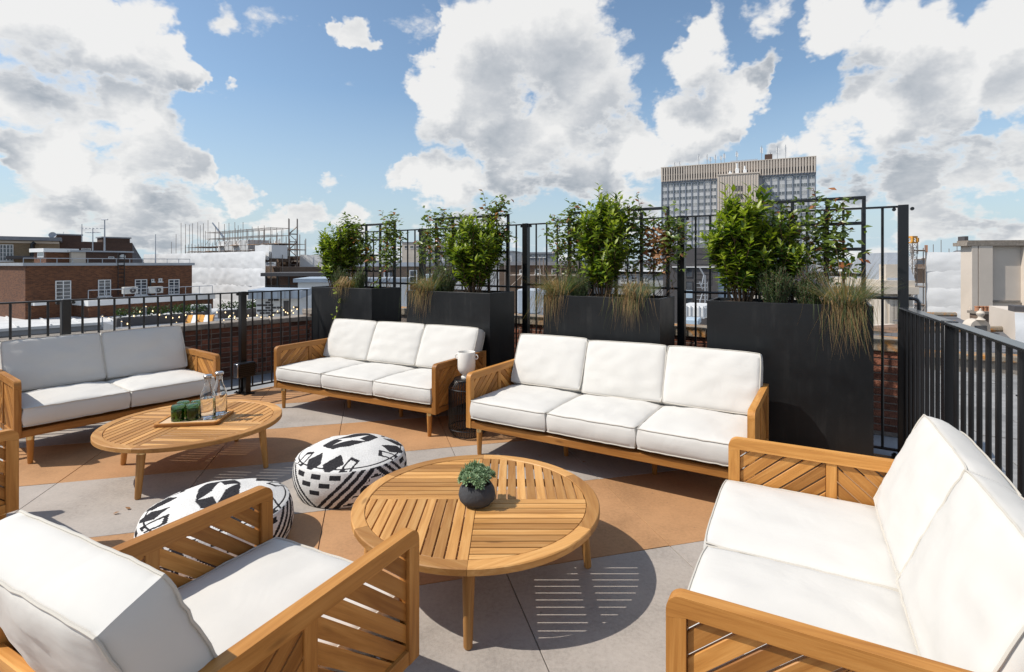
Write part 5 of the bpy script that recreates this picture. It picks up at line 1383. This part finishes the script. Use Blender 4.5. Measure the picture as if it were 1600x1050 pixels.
# tower cranes far away
for (px, py0, py1, Y, lb, jib) in ((345, 348, 395, 420, 'distant grey crane with raised jib above the scaffold', -1), (97, 362, 372, 700, 'tiny distant crane above the chimney block', 1)):
    p = Vector(((px-800)/F*Y, Y)); z0, z1 = EYE-(py1-HY)*Y/F, EYE-(py0-HY)*Y/F; a = thing('crane', lb, 'crane', (p.x, p.y, 0)); H = z1-z0
    t = MB(); t.tube([(H*.12, 0, z0), (H*.10, 0, z0+H*.55)], H*.03, 6); t.build('mast', 'lead', a)
    t = MB(); t.tube([(H*.10, 0, z0+H*.5), (jib*H*.28, 0, z1)], [H*.035, H*.02], 6); t.build('jib', 'duct', a)
# --- middle: roofs seen through the tall railing
def block(name, label, px0, px1, Y, ang, top, mat, roof='roof_grey', depth=8, wins=None, edge=.3, zb=-19):
    f = Fac(name, label, 'building', px0, Y, ang, px1); zt = f.z((px0+px1)/2, top)
    f.box('wall', mat, 0, f.w, 0, depth, zb, zt-edge); f.box('roof', roof, -.15, f.w+.15, -.2, depth+.2, zt-edge, zt)
    for wv in (wins or []): f.window(*wv)
    return f
block('brown_brick_building', 'brown brick wall with grey parapet behind the trellis of the leftmost planter', 545, 668, 40, -6, 410, 'brown_brick', 'lead', 9, [(600, 424, 616, 442, 2, 2), (640, 422, 652, 442, 1, 2)])
block('pale_block', 'pale flat office block beyond the railing left of the second planter', 628, 676, 190, -8, 378, 'cream_stone', 'roof_grey', 30, [(632+9*k, 384, 637+9*k, 388, 1, 1) for k in range(4)])
f = block('long_grey_building', 'long grey building with a band of windows behind the second planter', 664, 800, 120, -10, 392, 'spandrel', 'roof_grey', 20, [(668+12*k, 399, 677+12*k, 406, 2, 1) for k in range(10)])
f = block('brown_terrace_building', 'brown brick rear wall with dark openings between the second and third planters', 780, 905, 46, -14, 409, 'brown_brick', 'roof_grey', 10, [(812, 421, 821, 428, 1, 1), (836, 420, 845, 428, 1, 1), (815, 437, 823, 445, 1, 1), (862, 420, 872, 430, 1, 1)])
scaffold(f.r, f.sx(800), f.sx(905), -2.4, -.8, f.z(850, 455), f.z(850, 409), 1.6, 1.4, .045, seed=11)
block('low_grey_roof_building', 'low building with grey roof and railings on the skyline right of a post', 815, 862, 90, -10, 394, 'roof_grey', 'roof_grey', 12, [(820+7*k, 398, 825+7*k, 402, 1, 1) for k in range(5)])
block('white_far_building', 'long white building low on the skyline behind the third planter', 862, 1036, 150, -12, 407, 'white_paint', 'roof_grey', 20, [(868+12*k, 411, 876+12*k, 417, 2, 1) for k in range(13)])
block('grey_mid_building', 'grey flat roofed building behind the grasses of the third planter', 880, 1040, 55, -15, 424, 'spandrel', 'white_roof', 10, [(890+16*k, 432, 900+16*k, 442, 2, 2) for k in range(8)])
# galvanised ducts close behind the parapet
for (px0, px1, py0, py1, Y, mt, lb) in ((808, 839, 452, 490, 14, 'duct', 'boxy grey galvanised duct between the second and third planters'), (840, 862, 455, 482, 15.5, 'blue_sheet', 'pale blue metal plant box right of the grey duct'), (664, 690, 428, 452, 18, 'blue_sheet', 'pale metal plant box left of the second planter')):
    f = Fac('roof_duct', lb, 'duct', px0, Y, -14, px1, None, 'roof plant boxes'); z0, z1 = f.z(px0, py1), f.z(px0, py0)
    f.box('case', mt, 0, f.w, 0, .7, z0, z1, ch=.03); f.box('flange', 'lead', -.03, f.w+.03, -.03, .73, z0-.09, z0-.002); f.box('leg', 'lead', .05, .13, .1, .18, z0-2.5, z0-.092); f.box('leg', 'lead', f.w-.13, f.w-.05, .1, .18, z0-2.5, z0-.092)
f = Fac('lower_roof', 'low grey roof behind the parapet between planters', 'roof', 640, 11, -32, 1130); f.box('deck', 'white_roof', 0, f.w, 0, 14, -19, -1.55)
t = MB(); f2 = Fac('roof_vent', 'ribbed white roof light right of the third planter', 'roof light', 1058, 13.5, -32, 1103); z0, z1 = f2.z(1080, 497), f2.z(1080, 478)
f2.box('cover', 'white_roof', 0, f2.w, 0, 1.2, z0, z1, ch=.05)
for k in range(7): f2.box('rib', 'lead', .03+k*(f2.w-.1)/6, .06+k*(f2.w-.1)/6, -.02, -.001, z0, z1)
f2 = Fac('roof_hatch', 'pale blue roof hatch in front of the ribbed roof light', 'roof hatch', 1068, 10.5, -25, 1092); f2.box('lid', 'blue_sheet', 0, f2.w, 0, .5, f2.z(1080, 508), f2.z(1080, 499), ch=.02); f2.box('upstand', 'white_paint', .04, f2.w-.04, .04, .46, -1.6, f2.z(1080, 508)-.002)
# charcoal building in front of the tower
f = Fac('charcoal_building', 'dark charcoal clad building below the tower with a ladder and windows', 'building', 1036, 44, -20, 1122); zt = f.z(1080, 387)
f.box('wall', 'charcoal', 0, f.w, 0, 9, -19, zt); f.box('side_bay', 'blue_sheet', f.w+.003, f.w+2.5, .4, 8, -19, zt-.9)
for a in ((1071, 416, 1082, 433, 1, 1), (1071, 439, 1082, 452, 1, 1), (1071, 466, 1082, 477, 1, 1)): f.window(*a, fr=.05, mat='charcoal', sill=False)
f.box('panel', 'blue_sheet', f.sx(1071), f.sx(1082), -.05, -.002, f.z(1076, 465.5), f.z(1076, 453)); f.box('ledge', 'white_paint', f.sx(1050), f.sx(1120), -.18, -.002, f.z(1085, 418), f.z(1085, 416.5))
for k in range(7): f.box('clapboard', 'charcoal', f.sx(1086), f.sx(1112), -.03, -.002, zt-.5-k*.42, zt-.15-k*.42)
ladder(f, 1096, 440, 490, -.3, .9, 'lead'); t = MB()
for (a, b) in (((1093, 418), (1100, 430)), ((1100, 430), (1097, 445)), ((1093, 440), (1098, 452)), ((1098, 458), (1094, 470)), ((1094, 470), (1093, 487)), ((1093, 485), (1106, 486)), ((1102, 430), (1102, 490))):
    t.tube([(f.sx(a[0], -1), -1, f.z(*a, -1)), (f.sx(b[0], -1), -1, f.z(*b, -1))], .06, 5)
t.build('fire_escape', 'lead', f.r)

# --- the tower block
f = Fac('tower_block', 'tall slab tower with beige ribbed crown and rows of windows', 'building', 1034, 269, -25, 1274)
zt = f.z(1034, 262); W_ = f.w; zc_ = f.z(1034, 284.6)
f.box('body', 'spandrel', 0, W_, 0, 16, -19, zc_)
f.box('crown', 'concrete', -.3, W_+.3, -.4, 16.4, zc_, zt)
cr = MB(); nr = 58
for k in range(nr): x = -.3+(W_+.6)*(k+.5)/nr; cr.box(x-.28, x+.28, -1.0, -.4005, zc_+.02, zt-.3)
tag(cr.build('crown_ribs', 'concrete', f.r, smooth=False), kind='stuff')
f.box('crown_edge', 'concrete', -.32, W_+.32, -1.05, -.41, zt-.3, zt+.02)
t = MB()
for k in range(nr-1):
    x = -.3+(W_+.6)*(k+1)/nr; t.box(x-.24, x+.24, -.43, -.402, zc_+.9, zc_+3.1)
    if k < 9: t.box(x-.24, x+.24, -.43, -.402, zc_+3.6, zt-.9)
tag(t.build('louvre_slots', 'charcoal', f.r, smooth=False), kind='stuff')
xa, xb = f.sx(1120), f.sx(1193)
wm = MB(); bw_ = 1.
wm.box(.0, 1, -.05, -.003, -.9, .9, m=1); wm.box(-.02, 1.02, -.10, -.051, -1.0, -.9); wm.box(-.02, 1.02, -.10, -.051, .9, 1.0); wm.box(.47, .53, -.10, -.051, -.9, .9); wm.box(.22, .25, -.09, -.051, -.9, .9); wm.box(.75, .78, -.09, -.051, -.9, .9); wm.box(-.02, .0, -.1, -.051, -.9, .9); wm.box(1., 1.02, -.1, -.051, -.9, .9)
wm = wm.mesh('window', ['frame', 'pane'], smooth=False)
fins = MB()
for (s0, s1, nb) in ((0, xa, 9), (xb, W_, 7)):
    bw_ = (s1-s0)/nb
    for b in range(nb+1): fins.box(s0+b*bw_-.24, s0+b*bw_+.24, -.35, -.003, -19, zc_-.02)
    for b in range(nb):
        for r_ in range(13):
            z = zc_-1.9-r_*3.42
            if z < -.5: continue
            o = link('window', wm, f.r, (s0+b*bw_+.36, 0, z)); o.scale = (bw_-.72, 1, .85)
tag(fins.build('fins', 'fin', f.r, smooth=False), kind='stuff')
f.box('crown_line', 'fin', -.05, W_+.05, -.6, -.41, zc_-.5, zc_-.001)
f3 = Fac('x', 'x', 'x', 1120, 262, -25, 1187); bpy.data.objects.remove(f3.r)
zk = f3.z(1120, 280); xk0 = f.sx(1121, -7); xk1 = f.sx(1186, -7)
core = f.box('stair_core', 'concrete', xk0, xk1, -7, -.6, -19, zk); t = MB()
for k in range(16): x = xk0+(xk1-xk0)*(k+.5)/16; t.box(x-.25, x+.25, -7.22, -7.002, -19, zk-.6)
tag(t.build('core_ribs', 'concrete', core, smooth=False), kind='stuff'); f.box('core_edge', 'concrete', xk0-.2, xk1+.3, -7.4, -.61, zk, zk+.5, core)
for (px, py) in [(1146+4.2*k, 294.5) for k in range(4)]+[(1150+4.2*k, 307) for k in range(3)]:
    x = f.sx(px, -7.3); z = f.z(px, py, -7.3); f.box('slot_window', 'charcoal', x-.3, x+.3, -7.3, -7.225, z-1.3, z+1.3, core)
t = MB(); t.prism([(0, zk-6), (5.5, zk-13), (5.5, -19), (0, -19)], 0, 1, mat=Matrix(((0, 0, 1, xk1+.01), (-1, 0, 0, -.6), (0, 1, 0, 0), (0, 0, 0, 1)))); t.build('core_side_shade', 'charcoal', core, smooth=False)  # shadow on the core's right side, put in as a dark colour
for (px, hh, lb) in ((1053, 3, 'leftmost short rooftop antenna of the tower'), (1061, 3.2, 'second short rooftop antenna of the tower'), (1091, 6, 'third rooftop antenna of the tower'), (1104, 5.5, 'fourth rooftop antenna of the tower'), (1109, 4, 'fifth rooftop antenna of the tower'), (1117, 5, 'sixth rooftop antenna of the tower'), (1126, 4.5, 'seventh rooftop antenna of the tower'), (1131, 5.5, 'eighth rooftop antenna of the tower'), (1151, 6, 'antenna pair in the middle of the tower roof'), (1190, 7.5, 'tall antenna left of the lift housing on the tower'), (1204, 4, 'antenna beside the lift housing on the tower'), (1215, 6.5, 'antenna right of the lift housing on the tower'), (1228, 7, 'rightmost tall antenna on the tower roof')):
    x = f.sx(px); q = f.O+f.d*x+Vector((-f.d.y, f.d.x))*3
    a = thing('rooftop_antenna', lb, 'antenna', (q.x, q.y, zt), f.a, 'tower antennas'); t = MB(); t.tube([(0, 0, 0), (0, 0, hh)], .16, 6); t.build('pole', 'lead', a)
    t = MB(); t.box(-.55, -.2, -.2, .2, hh*.55, hh*.9); t.box(.2, .55, -.2, .2, hh*.5, hh*.85); t.build('panel', 'white_paint', a)
a = f.box('lift_housing', 'dark_brick', f.sx(1195), f.sx(1207), 2, 6, zt, zt+3); f.box('roof_screen', 'duct', f.sx(1141), f.sx(1184), 2, 3, zt, zt+1.2)
for (px, hh) in ((1152, 5), (1141, 1.6), (1164, 3.5)):
    x = f.sx(px, -5); t = MB(); t.box(x-.8, x+.8, -5.5, -4.5, zk+.5, zk+.5+hh*.5, ch=.1); t.tube([(x, -5, zk+.5), (x, -5, zk+.5+hh)], .5, 6); t.build('core_dish', 'white_paint', f.r)

# --- right: stone house, scaffold, gable wall, roofs
f = Fac('stone_house', 'cream stone house front with moulded cornice left of the corner post', 'building', 1383, 26, -14, 1424); zt = f.z(1390, 443)
f.box('wall', 'cream_stone', 0, f.w, 0, 7, -19, zt-.5); f.box('cornice', 'cream_stone', -.25, f.w+.2, -.3, 7.2, zt-.5, zt-.15); f.box('blocking_course', 'cream_stone', -.1, f.w+.1, -.12, 7, zt-.15, zt+.15)
for k in range(6): f.box('pilaster', 'cream_stone', .15+k*(f.w-.3)/5.5, .4+k*(f.w-.3)/5.5, -.1, -.003, zt-2.6, zt-.6)
f.box('string_course', 'cream_stone', -.05, f.w, -.16, -.003, zt-3.0, zt-2.75)
t = MB(); x0, x1 = f.sx(1391), f.w+.3; zr = zt+1.55; t.add([(x0, .3, zt+.15), (x1, .3, zt+.15), (x1, 6, zt+.15), (x0, 6, zt+.15), (x0+.42, 1.4, zr), (x1-.05, 1.4, zr), (x1-.05, 5, zr), (x0+.42, 5, zr)], [(0, 1, 5, 4), (1, 2, 6, 5), (2, 3, 7, 6), (3, 0, 4, 7), (4, 5, 6, 7)]); t.build('mansard_roof', 'lead', f.r, smooth=False)
f.box('chimney', 'cream_stone', f.sx(1390), f.sx(1390)+.7, .4, 1.2, zt+.15, f.z(1390, 413))
block('dark_office', 'long dark roofed office low on the skyline left of the corner post', 1340, 1425, 130, -20, 412, 'white_paint', 'charcoal', 20, [(1345+9*k, 420, 1351+9*k, 427, 1, 1) for k in range(7)], 1.4)
block('grey_terrace', 'grey stepped terrace houses beyond the rightmost planter', 1300, 1398, 70, -22, 433, 'spandrel', 'roof_grey', 12, [(1318+9*k, 440, 1323+9*k, 448, 1, 1) for k in range(8)])
block('far_mid_terrace', 'pale terrace seen under the climber of the rightmost planter', 1125, 1310, 80, -22, 424, 'cream_stone', 'slate_roof', 12, [(1210+12*k, 432, 1217+12*k, 442, 1, 2) for k in range(8)])
lattice('hoist_mast', 'slim hoist mast with an orange head right of the corner post', 1425.5, 369, 485, 34, .34, 'steel_pole', .45, 10)
f = Fac('sheeted_house', 'house wrapped in white scaffold sheeting left of the cream gable wall', 'scaffolding', 1446, 36, -32, 1514); zt = f.z(1470, 394)
f.box('wall', 'cream_stone', .3, f.w+1, 1.4, 3, -19, zt-.3); sheeting(f.r, .0, f.w, 0, f.z(1470, 505), zt, 21, 1.3, 1.25, .13, .5)
t = MB(); x0, x1 = f.sx(1482), f.w+1; t.add([(x0, 1.5, zt-.2), (x1, 1.5, zt-.2), (x1, 3, f.z(1505, 388)), (x0+.8, 3, f.z(1505, 390))], [(0, 1, 2, 3)]); t.build('slate_slope', 'slate_roof', f.r)
scaffold(f.r, -.65, 0., -.1, 1.1, f.z(1446, 505), zt+.25, .65, 1.25, .03, seed=4)
sheeting(f.r, -1.5, -.62, -.1, f.z(1435, 505), f.z(1435, 401), 26, .9, 1.6, .07)
t = MB(); x = f.sx(1448); t.box(x-.08, x+.08, .2, .4, zt, zt+.5); t.build('flue', 'terracotta', f.r)
t = MB()
for k in range(9): x = -1.2+k*.42; t.tube([(x, .5, zt-.1), (x, .5, zt+.25+.3*(k % 3))], .02, 4)
tag(t.build('pole_ends', 'steel_pole', f.r), kind='stuff')
f = Fac('gable_wall', 'tall blank cream rendered gable wall with stone coping at the right edge', 'building', 1514, 27, -8, 1760); zt = f.z(1540, 378)
f.box('wall', 'render', 0, f.w, 0, .6, -19, zt-.2)
f.box('coping', 'coping', -.25, f.w+.2, -.25, .8, zt-.2, zt-.02); f.box('coping_top', 'coping', -.12, f.w+.1, -.12, .7, zt-.02, zt+.08)
for a, b in ((1514, 1523), (1524.5, 1546), (1595, 1608)): f.box('pilaster', 'render', f.sx(a), f.sx(b), -.22, -.003, f.z(1540, 484), zt-.203)
f.box('plinth', 'render', -.02, f.w, -.12, -.004, -19, f.z(1540, 481)); f.box('stained_band', 'coping', f.sx(1547), f.sx(1592), -.10, -.004, f.z(1560, 472), f.z(1560, 469))
for py in (): f.box('bracket', 'charcoal', f.sx(1503), f.sx(1513), -.16, -.02, f.z(1510, py)-.05, f.z(1510, py)+.05)
f.box('chimney', 'charcoal', f.sx(1518), f.sx(1524), .5, 1, zt+.08, zt+.32)
# chimney stack with pots
f = Fac('chimney_stack', 'brown brick chimney stack with a row of terracotta pots below the gable wall', 'chimney', 1530, 21, -6, 1568); zt = f.z(1550, 487)
f.box('stack', 'brown_brick', 0, f.w, 0, .5, -6, zt-.1); f.box('cap', 'coping', -.06, f.w+.06, -.06, .56, zt-.1, zt)
pm_ = MB(); pm_.lathe([(.085, 0), (.075, .16), (.09, .17), (.085, .2), (.06, .2)], 12); pm_ = pm_.mesh('chimney_pot', 'terracotta')
for k in range(6): link('chimney_pot', pm_, f.r, (.1+k*(f.w-.2)/5, .25, zt))
def gable_roof(name, label, px0, px1, Y, ang, py_e, py_r, depth, mat, wall='render'):
    f = Fac(name, label, 'building', px0, Y, ang, px1); ze, zr = f.z((px0+px1)/2, py_e), f.z((px0+px1)/2, py_r, depth/2)
    f.box('wall', wall, 0, f.w, 0, depth, -19, ze)
    t = MB(); t.add([(-.2, -.25, ze-.05), (f.w+.2, -.25, ze-.05), (f.w+.2, depth/2, zr), (-.2, depth/2, zr), (f.w+.2, depth+.25, ze-.05), (-.2, depth+.25, ze-.05), (-.2, depth/2, ze-.05), (f.w+.2, depth/2, ze-.05)], [(0, 1, 2, 3), (3, 2, 4, 5), (0, 3, 5), (1, 4, 2)]); t.build('roof', mat, f.r, smooth=False)
    t = MB(); t.tube([(-.25, depth/2, zr+.05), (f.w+.25, depth/2, zr+.05)], .1, 8); t.build('ridge', 'coping_lichen', f.r)
    return f
gable_roof('slate_roofed_house', 'slate roofed house below the sheeted scaffold', 1496, 1536, 20, -10, 518, 494, 4, 'slate_roof')
gable_roof('tile_roofed_house', 'brown tiled roof with lichen ridge right of the stone dormer', 1534, 1600, 17.5, 22, 530, 501, 4.5, 'tile_roof')
gable_roof('grey_roofed_house', 'low grey roof in front of the tiled roof, seen over the right railing', 1490, 1640, 14.5, 6, 545, 517, 3, 'slate_roof', 'white_paint')
p = Vector(((1532-800)/F*16, 16)); a = thing('stone_dormer', 'small stone dormer with a ball finial on the roofs at the right', 'dormer', (p.x, p.y, EYE-(514-HY)*16/F), R(-6))
t = MB(); n = 10; pr = [(-.28, -.5), (-.28, .05)]+[(-.28*math.cos(math.pi*k/n), .05+.24*math.sin(math.pi*k/n)) for k in range(n+1)]+[(.28, .05), (.28, -.5)]
t.prism(pr, -.35, .0, mat=Matrix(((1, 0, 0, 0), (0, 0, -1, 0), (0, 1, 0, 0), (0, 0, 0, 1)))); t.build('hood', 'cream_stone', a)
t = MB(); t.lathe([(.13, .28), (.07, .33), (.06, .38), (.10, .43), (.11, .48), (.07, .54), (.03, .56), (.035, .6), (.004, .63)], 14); t.build('finial', 'cream_stone', a)
t = MB(); t.box(-.17, .17, -.02, -.003, -.4, .1); t.build('window', 'pane', a)
f = Fac('white_sheeted_wall', 'white sheeted wall at the right edge above the right railing', 'scaffolding', 1585, 15, -30, 1700); sheeting(f.r, 0, f.w, 0, f.z(1590, 560), f.z(1590, 488), 31, 1.2, 1.4, .1); f.box('wall', 'render', .1, f.w, .3, 3, -19, f.z(1590, 489)); f.box('roof_plant', 'charcoal', .1, .8, .4, 1., f.z(1590, 489), f.z(1590, 480))
# far skyline: low mass of roofs reaching to the horizon
t = MB(); rn = random.Random(12)
for k in range(900):
    Y = 260+rn.random()**1.6*3600; a_ = rn.uniform(-1.15, 1.25); x = a_*Y
    if .24 < a_ < .62 and Y < 420: continue
    wd = rn.uniform(10, 42)*(1+Y/2500); hgt = rn.uniform(-8, 1.5)+(Y/F)*rn.uniform(-4, 7); th_ = rn.uniform(-.6, .6)
    t.box(-wd/2, wd/2, -wd*.3, wd*.3, -20, hgt, m=rn.randrange(4), mat=Matrix.Translation((x, Y, 0)) @ Matrix.Rotation(th_, 4, 'Z'))
    if rn.random() < .25: t.box(-wd*.15, wd*.1, -3, 3, hgt, hgt+rn.uniform(2, 5), m=rn.randrange(4), mat=Matrix.Translation((x, Y, 0)) @ Matrix.Rotation(th_, 4, 'Z'))
sk = t.build('far_city', ['roof_grey', 'brown_brick', 'cream_stone', 'spandrel'], smooth=False); tag(sk, 'hazy mass of far-off city roofs along the horizon', 'city', None, 'stuff')
